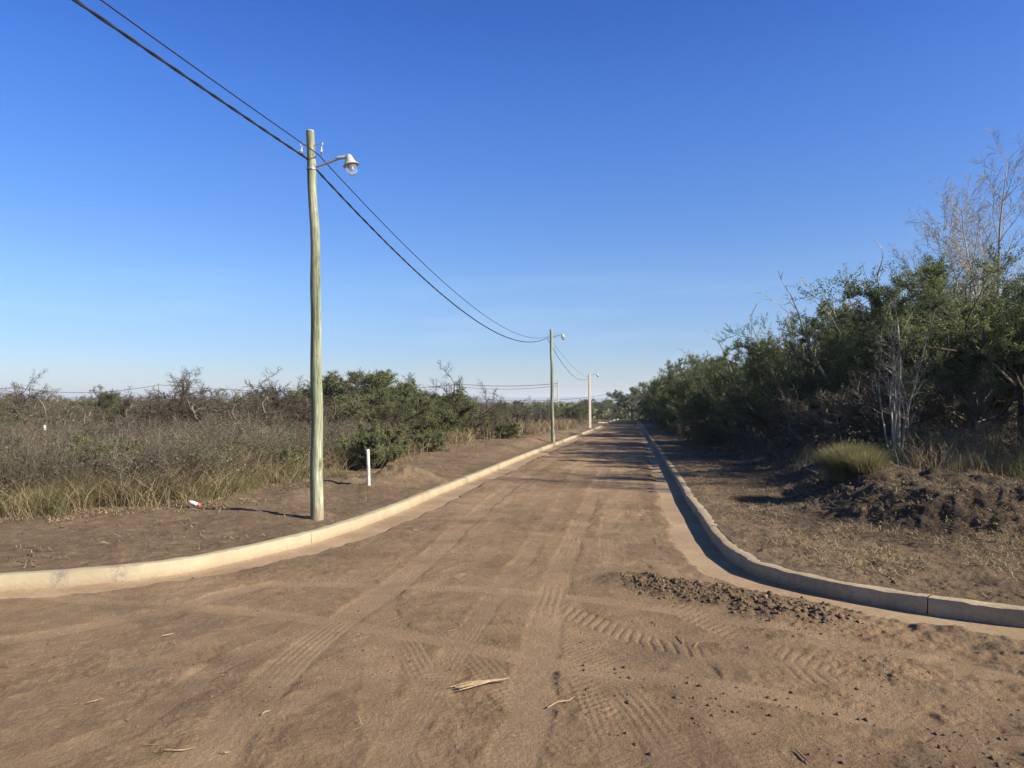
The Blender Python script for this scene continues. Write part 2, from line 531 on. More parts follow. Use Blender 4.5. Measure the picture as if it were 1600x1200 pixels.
# wheel tracks: (pixels, width, depth, tread pitch, tread height, sharp lugs)
TRK = [
    ([(250, 1290), (420, 1085), (520, 990), (620, 915), (700, 848), (790, 770), (870, 716), (925, 686), (960, 668)], 0.30, .020, 0.00, 0),
    ([(760, 1300), (815, 1150), (858, 960), (890, 860), (930, 770), (955, 715), (972, 685)], 0.27, .018, 0.05, .0030),
    ([(560, 1300), (625, 1165), (690, 1060), (760, 960), (850, 830), (905, 745), (945, 700)], 0.22, .010, 0.06, .004),
    ([(-200, 1040), (60, 1000), (300, 950), (430, 917), (630, 921), (850, 934), (1080, 965), (1320, 1010), (1700, 1090)], 0.22, .016, 0, 0),
    ([(-200, 905), (150, 945), (400, 962), (560, 985), (700, 1012), (850, 1040), (1100, 1080), (1400, 1140), (1700, 1190)], 0.22, .017, 0, 0),
    ([(150, 1260), (420, 1130), (520, 1085), (610, 1010), (740, 990), (900, 1000), (1150, 1010), (1500, 1040)], 0.20, .010, 0.05, .005),
    ([(1020, 1300), (930, 1100), (885, 965), (870, 880), (868, 830), (885, 780), (925, 730)], 0.22, .006, 0.07, .006),
    ([(560, 1000), (640, 900), (745, 850), (800, 800), (860, 745)], 0.26, .004, 0.065, .008),
    ([(1250, 1300), (1120, 1100), (985, 930), (950, 850), (960, 790), (985, 720)], 0.22, .006, 0.05, .006),
    ([(1600, 1240), (1330, 1080), (1150, 1000), (1010, 930), (950, 890)], 0.26, .010, 0.08, .011),
    ([(1700, 1130), (1400, 1090), (1200, 1050), (1010, 1010), (880, 960), (800, 930), (730, 905)], 0.24, .010, 0.09, .009),
    ([(1500, 1290), (1250, 1160), (1080, 1085), (950, 1040), (860, 1010)], 0.26, .014, 0.08, .012),
    ([(700, 1120), (650, 1040), (600, 960), (560, 900)], 0.22, .004, 0.08, .007),
    ([(-200, 1150), (100, 1090), (300, 1020), (460, 960), (600, 880)], 0.30, .010, 0.04, .003),
    ([(-100, 1250), (200, 1150), (330, 1060), (500, 975)], 0.22, .008, 0.05, .004),
    ([(900, 1180), (820, 1120), (760, 1050), (690, 985)], 0.24, .003, 0.055, .010),
    ([(640, 1240), (600, 1130), (590, 1060), (620, 980)], 0.22, .003, 0.05, .007),
    ([(1080, 1240), (1000, 1120), (930, 1040), (850, 980), (790, 950)], 0.22, .003, 0.05, .005),
    ([(720, 1000), (780, 960), (830, 930), (860, 900)], 0.22, .003, 0.06, .009),
    ([(700, 900), (760, 870), (790, 820), (830, 780)], 0.2, .003, 0.06, .008),
    ([(1035, 800), (1010, 850), (1030, 890), (1075, 930)], 0.20, .004, 0.06, .009),
    ([(1060, 880), (1010, 850), (990, 800), (1000, 740)], 0.20, .004, 0.06, .008),
]
TRK = TRK[5:] + TRK[2:5] + TRK[:2]          # the main wheel lines were driven last
trk = [(catmull([gpt(*p) for p in t[0]], 0.35), *t[1:]) for t in TRK]
NT = len(trk)
MUD = gpt(1130, 942)


def lumpy(X, Y):
    """0..1 mask of the heap of broken clods by the right gutter"""
    ax, ay = gpt(985, 915); bx, by = gpt(1285, 973)
    d, a = sdist(X, Y, [(ax, ay), gpt(1120, 938), (bx, by)])
    m = 1 - smooth(0.06, 0.46, np.abs(d) + 0.22 * fbm(X * 2.2, Y * 2.2, 91, 3))
    return m


def terrain(X, Y, detail=True):
    """height, rut, verge, dark, far  (numpy arrays in, arrays out)"""
    z = base_np(Y)
    rut = np.zeros_like(X); verge = np.zeros_like(X); dark = np.zeros_like(X)
    rr = np.hypot(X, Y)
    far = smooth(60, 160, rr)
    near = (np.abs(X) < 70) & (Y < 420) & (Y > -20)
    idx = np.nonzero(near)
    x, y = X[idx], Y[idx]
    dL, aL = sdist(x, y, terr_l)
    dR, aR = sdist(x, y, terr_r)
    onL = dL > 0; onR = dR > 0
    d = np.where(onL, dL, np.where(onR, dR, -np.minimum(-dL, -dR)))
    zz = np.zeros_like(x)
    n_edge = fbm(x * 1.7, y * 1.7, 5, 4)
    # --- carriageway
    road = d <= 0
    gut = 0.40 + 0.10 * n_edge + 0.05 * fbm(x * 7, y * 7, 6, 2)
    gin = smooth(-gut - 0.10, -gut + 0.02, d)            # 1 inside the gutter strip
    zr = 0.045 * fbm(x * 0.7, y * 0.7, 11, 3) + 0.030
    rough = 0.5 + 0.5 * np.clip(fbm(x * 0.9, y * 0.9, 13, 3) * 2.2, -1, 1)
    bx = smooth(1.0, 3.2, x) * (1 - smooth(5.6, 7.5, y))   # churned foreground on the right
    rough = np.clip(rough + 0.9 * bx, 0, 1.7)
    zlow = zr.copy()
    zr += (0.012 + 0.016 * rough) * fbm(x * 3.1, y * 3.1, 21, 4, 0.55)
    if detail:
        zr += (0.003 + 0.009 * rough) * fbm(x * 14, y * 14, 22, 4, 0.6)
        zr += (0.003 + 0.008 * rough) * np.abs(fbm(x * 38, y * 38, 24, 2, 0.6)) * smooth(-0.15, 0.25, fbm(x * 1.5, y * 1.5, 25, 3))
        # scraped streaks lying along the driving direction
        th = 0.157
        u = x * math.cos(th) - y * math.sin(th); v = x * math.sin(th) + y * math.cos(th)
        zr += 0.006 * fbm(u * 11, v * 0.7, 31, 3) * smooth(6, 9, y)
        u2 = x * 0.42 + y * 0.91; v2 = x * 0.91 - y * 0.42
        zr += 0.016 * bx * fbm(u2 * 10, v2 * 1.1, 33, 3)
        zr += 0.007 * fbm(u2 * 9 + 0.6 * fbm(x, y, 3, 2), v2 * 0.9, 35, 3) * (1 - smooth(5, 8, y))
    rt = np.zeros_like(x)
    for k, (pl, wd, dep, pit, th_, *_) in enumerate(trk):
        if not detail and k < NT - 5: continue
        m = (x > pl[:, 0].min() - 1) & (x < pl[:, 0].max() + 1) & (y > pl[:, 1].min() - 1) & (y < pl[:, 1].max() + 1)
        if not m.any(): continue
        dd, aa = sdist(x[m], y[m], pl)
        wig = 0.10 * fbm(x[m] * 2, y[m] * 2, 41 + k, 2)
        q = np.abs(dd + wig * 0.35) / (wd / 2)
        ins = 1 - smooth(0.75, 1.1, q)
        fade = np.clip((0.75 if k >= NT - 5 else 0.35) + 1.3 * (fbm(aa * 0.6, aa * 0 + k * 3.3, 55, 2) + 0.5), 0, 1)
        zloc = zr[m]
        flat = zlow[m] + (zloc - zlow[m]) * (1 - 0.85 * ins * fade)
        rimn = np.clip(0.35 + 1.1 * fbm(x[m] * 3.3, y[m] * 3.3, 43 + k, 4), 0, 1)
        zloc = flat - dep * 0.42 * ins * fade + dep * 0.12 * np.exp(-((q - 1.2) / 0.2) ** 2) * fade * rimn
        if detail: zloc += 0.0024 * ins * fade * np.sin(dd / wd * 2 * math.pi * (4.5 + (k % 3)) + wig * 10) * np.clip(fbm(x[m] * 0.8, y[m] * 0.8, 47 + k, 2) * 3, 0, 1)
        if pit > 0 and detail:
            ph = aa / pit + np.sign(dd) * 0.9 * np.abs(dd) / wd * 2.2 + 0.5 * fbm(x[m] * 3, y[m] * 3, 63 + k, 2)
            lug = 1 - smooth(0.55, 0.92, 0.5 + 0.5 * np.sin(ph * 2 * math.pi))
            zloc += 0.75 * th_ * (lug - 0.7) * ins * fade * np.clip(0.25 + 3.5 * fbm(x[m] * 1.9, y[m] * 1.9, 61 + k, 3), 0, 1.2)
        zr[m] = zloc
        g = 0.62 if k >= NT - 2 else 0.7 if pit == 0 else 0.3
        rt[m] = np.maximum(rt[m], ins * fade * g)
    lm = lumpy(x, y)
    if detail:
        zr += lm * (0.015 + 0.075 * np.abs(fbm(x * 6, y * 6, 71, 4, 0.55)))
        zr += 0.05 * bx * np.clip(fbm(x * 1.6 + 3, y * 3.0, 73, 3) - 0.12, 0, 1)
    # dirt shoulder against the gutter
    zroad = zr * (1 - gin) - 0.045 * gin
    zz = np.where(road, zroad, zz)
    # --- verge
    inner = smooth(0.14, 0.20, np.abs(d))
    dv = np.maximum(d, 0)
    rise = np.interp(y, [0, 12, 26, 37, 60, 90, 200], [0.02, 0.03, 0.16, 0.26, 0.16, 0.05, 0.0])
    zL = 0.135 + smooth(0.3, 1.4, dv) * rise + 0.03 * fbm(x * 1.1, y * 1.1, 81, 4) * smooth(0.1, 0.6, dv) * 2.0
    zR = 0.135 + 0.14 * smooth(2.0, 6.0, dv) + 0.035 * fbm(x * 1.3, y * 1.3, 83, 4) * smooth(0.1, 0.6, dv) * 2.0
    if detail:
        rg = (0.022 * fbm(x * 6, y * 6, 85, 5, 0.65) + 0.008 * np.abs(fbm(x * 30, y * 30, 86, 2))) * smooth(0.05, 0.3, dv)
        zL += rg; zR += rg * 1.6
    # spoil heaps dug beside the marker post and by the near pole (left)
    for (px, py, h, sx, sy) in ((497, 800, .06, .2, .2), (615, 752, .22, .55, .6), (655, 750, .16, .5, .7), (525, 762, .17, .55, .5), (600, 768, .10, .7, .4), (470, 775, .10, .5, .4), (560, 745, .08, .4, .4)):
        cx, cy = gpt(px, py, 0.17)
        zL += h * np.exp(-((x - cx) / sx) ** 2 - ((y - cy) / sy) ** 2) * (1 + 0.5 * fbm(x * 5, y * 5, 87, 3))
    # pushed-up bank on the right
    dE, aE = sdist(x, y, ER)
    bank = smooth(-0.15, 1.2, dE) * (1 - 0.55 * smooth(1.6, 3.6, dE))
    bank *= (1 - smooth(13, 19, y)) * 0.50 + smooth(13, 19, y) * 0.16
    zR += bank * (1 + 0.55 * fbm(x * 1.3, y * 1.3, 89, 3)) + smooth(-0.4, 0.3, dE) * (0.085 * fbm(x * 3.3, y * 3.3, 92, 4, 0.6))
    zv = np.where(onL, zL, zR)
    zv = np.where(d < 0.09, -0.05, zv)
    zz = np.where(road, zz, zv)
    z[idx] += zz
    u_ = x * math.cos(0.157) - y * math.sin(0.157)
    v_ = x * math.sin(0.157) + y * math.cos(0.157)
    streak = np.clip(0.25 + 1.5 * fbm(u_ * 2.6 + 0.35 * fbm(x * 0.4, y * 0.4, 97, 2), v_ * 0.13, 98, 4, 0.6), 0, 0.8) * smooth(4.5, 9, y)
    rut[idx] = np.clip(np.maximum(rt, streak) * (0.8 + 0.6 * fbm(x * 3, y * 3, 99, 3)), 0, 1) * road
    verge[idx] = np.where(road, np.clip(0.55 * smooth(0.05, 0.5, fbm(x * 1.2, y * 1.2, 14, 3) + 0.28 * smooth(-1.5, -0.45, d)) + lm, 0, 1), 1.0)
    dk = np.where(onR, smooth(-1.6, 0.0, dE) * (0.85 + 0.5 * fbm(x * 1.2, y * 1.2, 95, 3)), 0)  # dark moist bank soil, deepened and spread outward for the shade there
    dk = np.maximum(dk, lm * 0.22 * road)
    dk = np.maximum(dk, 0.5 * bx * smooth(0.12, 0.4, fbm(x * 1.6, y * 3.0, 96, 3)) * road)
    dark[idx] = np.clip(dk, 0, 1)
    return z, rut, verge, dark, far


def th(x, y):
    a = terrain(np.array([float(x)]), np.array([float(y)]), False)
    return float(a[0][0])


# ------------------------------------------------------------------ ground sheet (one mesh to the horizon)
def build_ground():
    th_f = np.arange(-44, 44.01, 0.105)
    th_m = np.concatenate([np.arange(-80, -44, 0.8), th_f, np.arange(44.8, 80.5, 0.8)])
    th_all = np.concatenate([np.arange(-180, -80, 5.0), th_m, np.arange(84, 179, 5.0)])
    r = [0.25]
    while r[-1] < 2.6: r.append(r[-1] * 1.06)
    while r[-1] < 13: r.append(r[-1] * 1.0027)
    while r[-1] < 60: r.append(r[-1] * 1.006)
    while r[-1] < 12000: r.append(r[-1] * 1.05)
    r = np.array(r)
    T, RR = np.meshgrid(np.radians(th_all), r)
    X = RR * np.sin(T); Y = RR * np.cos(T)
    z, rut, verge, dark, far = terrain(X.ravel(), Y.ravel())
    nT = len(th_all); nR = len(r)
    V = np.stack([X.ravel(), Y.ravel(), z], 1)
    i, j = np.meshgrid(np.arange(nR - 1), np.arange(nT), indexing='ij')
    j2 = (j + 1) % nT
    f = np.stack([i * nT + j, i * nT + j2, (i + 1) * nT + j2, (i + 1) * nT + j], -1).reshape(-1, 4)[:, ::-1]
    V = np.vstack([V, [[0, 0, float(z[:nT].mean())]]])
    c = len(V) - 1
    jj = np.arange(nT)
    tri = np.stack([np.full(nT, c), (jj + 1) % nT, jj], 1)
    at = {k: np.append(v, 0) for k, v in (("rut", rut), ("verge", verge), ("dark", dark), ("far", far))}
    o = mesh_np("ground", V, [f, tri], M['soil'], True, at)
    tag(o, "bare brown earth of the unpaved road and verges marked by tyre tracks", "ground", kind="structure")
    print("ground verts", len(V))


build_ground()


def ridge():
    V = []; f = []
    n = 240
    a = np.linspace(R(-75), R(75), n)
    for ring, (dist, hk) in enumerate(((5200, 0), (6000, 1), (6900, 0))):
        h = (27 + 20 * fbm(a * 6, a * 0 + 2, 5, 4)) * hk - 6
        for k in range(n):
            V.append((dist * math.sin(a[k]), dist * math.cos(a[k]), h[k]))
    for ring in range(2):
        for k in range(n - 1):
            f.append((ring * n + k, ring * n + k + 1, (ring + 1) * n + k + 1, (ring + 1) * n + k))
    o = mesh_np("hills", np.array(V), np.array(f), M['hill'], True)
    tag(o, "low blue ridge on the far horizon", "hills", kind="structure")


ridge()

# ------------------------------------------------------------------ kerbs and gutters
def offset_line(poly, d):
    t = np.gradient(poly, axis=0); t /= np.linalg.norm(t, axis=1)[:, None]
    n = np.stack([-t[:, 1], t[:, 0]], 1)
    return poly + n * d


def resample(poly, step):
    seg = np.linalg.norm(np.diff(poly, axis=0), axis=1); L = np.concatenate([[0], np.cumsum(seg)])
    n = max(2, int(L[-1] / step)); s = np.linspace(0, L[-1], n)
    return np.stack([np.interp(s, L, poly[:, 0]), np.interp(s, L, poly[:, 1])], 1), s


def kerb(poly, label, seed, joint=2.9, h=0.138, wtop=0.145, patches=(), step=0.06, mat=None):
    """cast kerb sweeping along poly; verge lies on the + side"""
    p, s = resample(poly, step)
    if len(p) > 9000: p, s = resample(poly, 0.12)
    t = np.gradient(p, axis=0); t /= np.linalg.norm(t, axis=1)[:, None]
    nrm = np.stack([-t[:, 1], t[:, 0]], 1)
    prof = [(0.0, -0.08), (-0.004, 0.0), (0.004, h * 0.5), (0.009, h - 0.012), (0.012, h - 0.003), (0.020, h), (wtop * 0.6, h + 0.002), (wtop - 0.02, h - 0.001), (wtop - 0.004, h - 0.012), (wtop, h - 0.05), (wtop, -0.08)]
    K = len(prof)
    zb = base_np(p[:, 1])
    V = np.zeros((len(p), K, 3)); patch = np.zeros((len(p), K)); soil = np.zeros((len(p), K))
    lat = 0.006 * fbm(s * 0.35, s * 0 + seed, seed, 2) + 0.006 * fbm(s * 2.3, s * 0, seed + 2, 2)
    # each cast length is set a little out of line with the next
    sec = np.floor(s / joint + seed * 0.37).astype(int)
    lat += (hsh(sec, sec * 0 + 3, seed) - 0.5) * 0.016
    hz = (hsh(sec, sec * 0 + 9, seed) - 0.5) * 0.008 + 0.005 * fbm(s * 0.6, s * 0, seed + 4, 2)
    for k, (dx, dz) in enumerate(prof):
        e = 0.005 * fbm(s * 12, s * 0 + k * 0.45, seed + 7, 3)
        edge = 1.6 if k in (3, 4, 5) else 1.0
        chip = np.clip(fbm(s * 5, s * 0 + 1.7, seed + 21, 4) - 0.30, 0, 1) * (0.10 if k in (3, 4, 5) else 0)
        hz = hz - 0 * chip; e = e - chip * 0.5
        V[:, k, 0] = p[:, 0] + nrm[:, 0] * (dx + lat + e * edge)
        V[:, k, 1] = p[:, 1] + nrm[:, 1] * (dx + lat + e * edge)
        V[:, k, 2] = zb + dz + (hz if dz > 0.02 else 0) + e * 0.7 * edge * (dz > 0)
        soil[:, k] = {0: 1, 1: 0.8, 2: 0.0, 6: 0.05, 7: 0.3, 8: 0.7, 9: 1, 10: 1}.get(k, 0.0)
        for (c, wd) in patches:
            patch[:, k] = np.maximum(patch[:, k], np.where(np.abs(s - c + 0.05 * fbm(np.array([k * 0.9] * len(s)), s * 0, 3, 2)) < wd, 1.0, 0))
    V = V.reshape(-1, 3)
    i, k = np.meshgrid(np.arange(len(p) - 1), np.arange(K - 1), indexing='ij')
    keep = sec[:-1] == sec[1:]
    f = np.stack([i * K + k, (i + 1) * K + k, (i + 1) * K + k + 1, i * K + k + 1], -1)
    # joints: the cells between two lengths drop back into a groove
    jn = np.nonzero(~keep)[0]
    V3 = V.reshape(len(p), K, 3)
    for j in jn:                      # an open joint about a centimetre wide between two cast lengths
        V3[j] = V3[j] * 0.12 + V3[j + 1] * 0.88
        V3[j, :, 2] += 0.004
    f = f[keep].reshape(-1, 4)
    o = mesh_np("kerb", V3.reshape(-1, 3), f[:, ::-1], mat or M['kerb'], True, {"patch": patch.ravel(), "soil": soil.ravel()})
    o.data.set_sharp_from_angle(angle=R(28))
    tag(o, label, "kerb", kind="structure")
    return o


def gutter(poly, label, w_=0.62, step=0.12):
    p, s = resample(poly, step)
    t = np.gradient(p, axis=0); t /= np.linalg.norm(t, axis=1)[:, None]
    nrm = np.stack([-t[:, 1], t[:, 0]], 1)
    offs = [0.05, 0.0, -0.03, -0.15, -0.3, -0.45, -w_, -w_ - 0.01]
    K = len(offs); V = np.zeros((len(p), K, 3))
    zb = base_np(p[:, 1])
    for k, d in enumerate(offs):
        V[:, k, :2] = p + nrm * d
        V[:, k, 2] = zb + 0.002 + 0.004 * fbm(p[:, 0] * 1.5 + d, p[:, 1] * 1.5, 4, 2) + (0.008 if k < 2 else 0) - (0.12 if k == K - 1 else 0)
    i, k = np.meshgrid(np.arange(len(p) - 1), np.arange(K - 1), indexing='ij')
    f = np.stack([i * K + k, (i + 1) * K + k, (i + 1) * K + k + 1, i * K + k + 1], -1).reshape(-1, 4)
    o = mesh_np("gutter", V.reshape(-1, 3), f, M['gutter'], True)
    tag(o, label, "gutter", kind="structure")


kl_near = kerb_l
ll = np.concatenate([[0], np.cumsum(np.linalg.norm(np.diff(kl_near, axis=0), axis=1))])
def arc_of(px, py):
    q = gpt(px, py); d = np.hypot(kl_near[:, 0] - q[0], kl_near[:, 1] - q[1]); return ll[int(np.argmin(d))]
kerb(kerb_l, "pale concrete kerb curving away along the left side of the dirt road", 3, 5.2, patches=((arc_of(100, 917) , 0.07), (arc_of(202, 908), 0.06)))
gutter(kerb_l, "dusty concrete gutter strip at the foot of the left kerb")
kerb(kerb_r, "concrete kerb curving to the right with its shaded face to the road", 8, 4.1, mat=M['kerb_dusty_warmed'])
gutter(kerb_r, "dusty concrete gutter strip at the foot of the right kerb")
far_k = catmull([(gpt(905, 662.5)), gpt(935, 662.8), gpt(948, 662.5), gpt(957, 659), gpt(967, 655.8)], 1.5)
kerb(far_k, "short far kerb turning in from the side street beyond the concrete pole", 5, 6, h=0.30, wtop=0.2, step=0.3)

# ------------------------------------------------------------------ plants
class Plant:
    def __init__(s, seed):
        s.rg = random.Random(seed); s.seg = []; s.leaf = []
    def grow(s, p, d, L, r, lev, P):
        rg = s.rg
        stack = [(Vector(p), Vector(d).normalized(), L, r, lev)]
        while stack:
            p, d, L, r, lev = stack.pop()
            q = P[lev]
            n = q['n']; st = L / n
            side = 1
            for i in range(n):
                t = i / n
                g = q['wig']
                d = (d + Vector((rg.gauss(0, g), rg.gauss(0, g), rg.gauss(0, g) + q.get('up', 0)))).normalized()
                p2 = p + d * st
                if p2.z < 0.03: p2.z = 0.03; d.z = abs(d.z)
                r0 = r * (1 - t * q.get('tp', 0.7)); r1 = r * (1 - (i + 1) / n * q.get('tp', 0.7))
                s.seg.append((p.x, p.y, p.z, p2.x, p2.y, p2.z, r0, r1, lev))
                if lev >= q.get('leaf_from', 9) or q.get('leaf', 0):
                    for _ in range(q['leaf']):
                        u = rg.random(); c = p.lerp(p2, u)
                        s.leaf.append((c.x, c.y, c.z, d.x, d.y, d.z))
                if lev + 1 < len(P) and t >= q.get('start', 0.2):
                    k = q['kids']; k = int(k) + (1 if rg.random() < k - int(k) else 0)
                    for _ in range(k):
                        a = R(q['ang']) * rg.uniform(0.6, 1.3)
                        ax = d.cross(Vector((rg.gauss(0, 1), rg.gauss(0, 1), rg.gauss(0, 1)))).normalized()
                        nd = (Matrix.Rotation(a, 3, ax) @ d)
                        stack.append((p2.copy(), nd, L * q['rat'] * rg.uniform(0.55, 1.15) * (1 - 0.45 * t), max(r1 * q.get('rr', 0.6), P[lev + 1].get('rmin', 0.004)), lev + 1))
                p = p2
    def tubes(s, rmin=0.0, split=None):
        a = np.array(s.seg)
        if split is not None: a = a[(a[:, 8] < split)]
        return a


def tube_mesh(a, n=3, seed=1):
    p0 = a[:, 0:3]; p1 = a[:, 3:6]; d = p1 - p0; L = np.linalg.norm(d, axis=1)[:, None] + 1e-9; d = d / L
    p1 = p1 + d * a[:, 7:8] * 0.5
    ref = np.where(np.abs(d[:, 2:3]) < 0.8, np.array([[0, 0, 1.0]]), np.array([[1.0, 0, 0]]))
    u = np.cross(d, ref); u /= np.linalg.norm(u, axis=1)[:, None]
    v = np.cross(d, u)
    V = []
    for P_, r in ((p0, a[:, 6:7]), (p1, a[:, 7:8])):
        for k in range(n):
            an = 2 * math.pi * k / n
            V.append(P_ + (u * math.cos(an) + v * math.sin(an)) * r)
    V = np.stack(V, 1)          # m, 2n, 3
    m = len(a); b = (np.arange(m) * 2 * n)[:, None]
    F_ = []
    for k in range(n):
        k2 = (k + 1) % n
        F_.append(np.concatenate([b + k, b + k2, b + n + k2, b + n + k], 1))
    F_ = np.stack(F_, 1).reshape(-1, 4)
    rg = np.random.default_rng(seed)
    var = np.repeat(np.clip(rg.normal(0.5, 0.22, m), 0, 1), n)
    return V.reshape(-1, 3), F_, var


def leaf_mesh(L, size, seed, clump=0.35, along=0.6):
    L = np.array(L); m = len(L); rg = np.random.default_rng(seed)
    c = L[:, :3] + rg.normal(0, size * 0.7, (m, 3))
    d = L[:, 3:6] * along + rg.normal(0, 0.8, (m, 3)); d /= np.linalg.norm(d, axis=1)[:, None]
    q = rg.normal(0, 1, (m, 3)); q -= d * (q * d).sum(1)[:, None]; q /= np.linalg.norm(q, axis=1)[:, None]
    s = size * rg.uniform(0.6, 1.4, (m, 1))
    V = np.stack([c, c + d * s * 0.5 + q * s * 0.28, c + d * s, c + d * s * 0.5 - q * s * 0.28], 1).reshape(-1, 3)
    f = np.arange(m * 4).reshape(-1, 4)
    cl = vnoise(c[:, 0] / clump + 50, c[:, 2] / clump + c[:, 1] / clump * 0.7 + 50, seed) + 0.5
    var = np.clip(0.55 * cl + 0.45 * rg.random(m), 0, 1)
    return V, f, var


def make_plant(name, pl, tmat, lmat=None, lsize=0.05, seed=1, trunk_split=2, trunk_name='trunk', twig_name='branches', leaf_name='foliage', sides=6):
    root = empty(name, (0, 0, 0))
    a = pl.tubes()
    big = a[a[:, 8] < trunk_split]; small = a[a[:, 8] >= trunk_split]
    V, f, var = tube_mesh(big, sides, seed)
    mesh_np(trunk_name, V, f, tmat, True, parent=root, fattr={"var": var})
    if len(small):
        V, f, var = tube_mesh(small, 3, seed + 1)
        mesh_np(twig_name, V, f, tmat, False, parent=root, fattr={"var": var})
    if lmat and pl.leaf:
        V, f, var = leaf_mesh(pl.leaf, lsize, seed + 2)
        mesh_np(leaf_name, V, f, lmat, False, parent=root, fattr={"var": var})
    nf = sum(len(c.data.polygons) for c in root.children)
    print(name, nf, "faces; height", round(float(a[:, 5].max()), 2), "radius", round(float(np.percentile(np.hypot(a[:, 3], a[:, 4]), 98)), 2))
    return root


def stems(pl, n, h, r, spread, P, jitter=0.25):
    rg = pl.rg
    for i in range(n):
        an = 2 * math.pi * (i + rg.random() * 0.7) / n
        tl = spread * rg.uniform(0.5, 1.1)
        d = Vector((math.cos(an) * tl, math.sin(an) * tl, 1))
        pl.grow((math.cos(an) * jitter * rg.random(), math.sin(an) * jitter * rg.random(), 0), d, h * rg.uniform(0.75, 1.05), r * rg.uniform(0.7, 1.1), 0, P)


def P_green(dense=1.0, leaf=5):
    return [dict(n=7, wig=0.16, up=0.03, kids=1.5 * dense, ang=55, rat=0.55, start=0.05, rr=0.6),
            dict(n=6, wig=0.20, up=0.05, kids=1.25 * dense, ang=50, rat=0.52, start=0.1, rr=0.6, rmin=0.010),
            dict(n=4, wig=0.16, up=0.10, kids=1.5, ang=42, rat=0.95, start=0.0, rr=0.6, leaf=2, rmin=0.006),
            dict(n=4, wig=0.07, up=0.10, kids=0, ang=0, rat=0, leaf=leaf, rmin=0.005)]


def P_bare(k=1.0, wig=0.3):
    return [dict(n=7, wig=wig, up=0.02, kids=1.4 * k, ang=60, rat=0.55, start=0.1, rr=0.6),
            dict(n=6, wig=wig, up=0.04, kids=1.4 * k, ang=55, rat=0.55, start=0.1, rr=0.6, rmin=0.010),
            dict(n=5, wig=wig, up=0.03, kids=1.5 * k, ang=55, rat=0.6, start=0.0, rr=0.6, rmin=0.006),
            dict(n=3, wig=wig, up=0.02, kids=0, ang=0, rat=0, rmin=0.004)]


ALL_PROTO = []


def place(proto, x, y, sc, rz, label, cat, group=None, sz=1.0, dz=-0.05):
    """first use moves the prototype itself, later uses copy it and its parts"""
    if not proto.get('used'):
        r = proto['o']; proto['used'] = True
    else:
        r = proto['o'].copy(); COL.objects.link(r)
        for ch in proto['kids']:
            c = ch.copy(); COL.objects.link(c); c.parent = r
    r.location = (x, y, th(x, y) + dz)
    r.rotation_euler = (0, 0, rz)
    r.scale = (sc, sc, sc * sz)
    for k in ("label", "category", "group"):
        if k in r: del r[k]
    tag(r, label, cat, group)
    return r


def proto(o):
    d = {'o': o, 'kids': list(o.children)}
    ALL_PROTO.append(d); return d


def green(seed, n, h, spread, lm='leaf_dark', leaf=9, dense=1.0, name='thorn_bush', ls=0.04):
    pl = Plant(seed); stems(pl, n, h, 0.055, spread, P_green(dense, leaf))
    return proto(make_plant(name, pl, M['twig_dark'], M[lm], ls, seed))


def bare(seed, n, h, spread, mat='twig_grey', k=1.0, wig=0.3, name='leafless_bush', r=0.05, leaf=0):
    P = P_bare(k, wig)
    pl = Plant(seed)
    if leaf: P[3]['leaf'] = leaf
    stems(pl, n, h, r, spread, P)
    return proto(make_plant(name, pl, M[mat], M['leaf_grey'] if leaf else None, 0.022, seed))


G = [green(11, 8, 3.6, 0.75), green(12, 9, 3.4, 0.95, leaf=10), green(13, 7, 3.9, 0.6)]          # tall dark
O = [green(21, 8, 2.5, 0.95, 'leaf_olive', 7), green(22, 7, 2.6, 0.8, 'leaf_olive', 7)]         # olive, left side
B = [bare(31, 6, 2.1, 1.0, r=0.07, mat='twig_dark'), bare(32, 7, 2.0, 1.3, wig=0.36, r=0.065), bare(33, 5, 2.4, 0.7, leaf=1, r=0.06), bare(34, 8, 1.7, 1.3, leaf=2)]
CT = [bare(35, 3, 2.5, 0.55, mat='twig_dark', k=1.25, wig=0.24, r=0.060, name='crooked_tree'), bare(36, 4, 2.3, 0.9, mat='twig_dark', k=1.3, wig=0.22, r=0.055, name='crooked_tree')]
LOW = [green(41, 10, 1.25, 1.3, 'leaf_olive', 7, ls=0.03, name='green_shrub')]


def ph(px, ptop, D, x=None):
    """height above ground of something standing at depth D whose top shows at photo row ptop"""
    return at_depth(px, ptop, D).z - th(at_depth(px, ptop, D).x, D)


def hgt(pr):
    return max(max(v.co.z for v in c.data.vertices) for c in pr['kids'])


def bare_shoots():
    pl = Plant(71)
    P = [dict(n=9, wig=0.06, up=0.03, kids=1.0, ang=38, rat=0.33, start=0.35, rr=0.55, tp=0.8),
         dict(n=5, wig=0.14, up=0.05, kids=0.9, ang=48, rat=0.5, start=0.1, rr=0.6, rmin=0.009),
         dict(n=3, wig=0.2, up=0.02, kids=0, ang=0, rat=0, rmin=0.007)]
    stems(pl, 9, 3.2, 0.035, 0.45, P, 0.5)
    return proto(make_plant('bare_shrub', pl, M['twig_pale'], None, 0.04, 71, trunk_split=1))
DSG = bare_shoots()
for pr in ALL_PROTO: pr['h'] = hgt(pr)
rd = random.Random(5)


def ph_top(D, h):
    """photo row of something h metres tall standing on the left verge at depth D"""
    return HOR - (th(-0.3 * D, D) + h - CAMH) / D * F


def put_px(pr, px, D, ptop, label, cat, group=None, wide=1.0, **kw):
    x = (px - 800) / F * D
    h = ph(px, ptop, D)
    s = h / pr['h']
    return place(pr, x, D, s * wide, rd.uniform(0, 6.28), label, cat, group, sz=1 / wide, **kw)


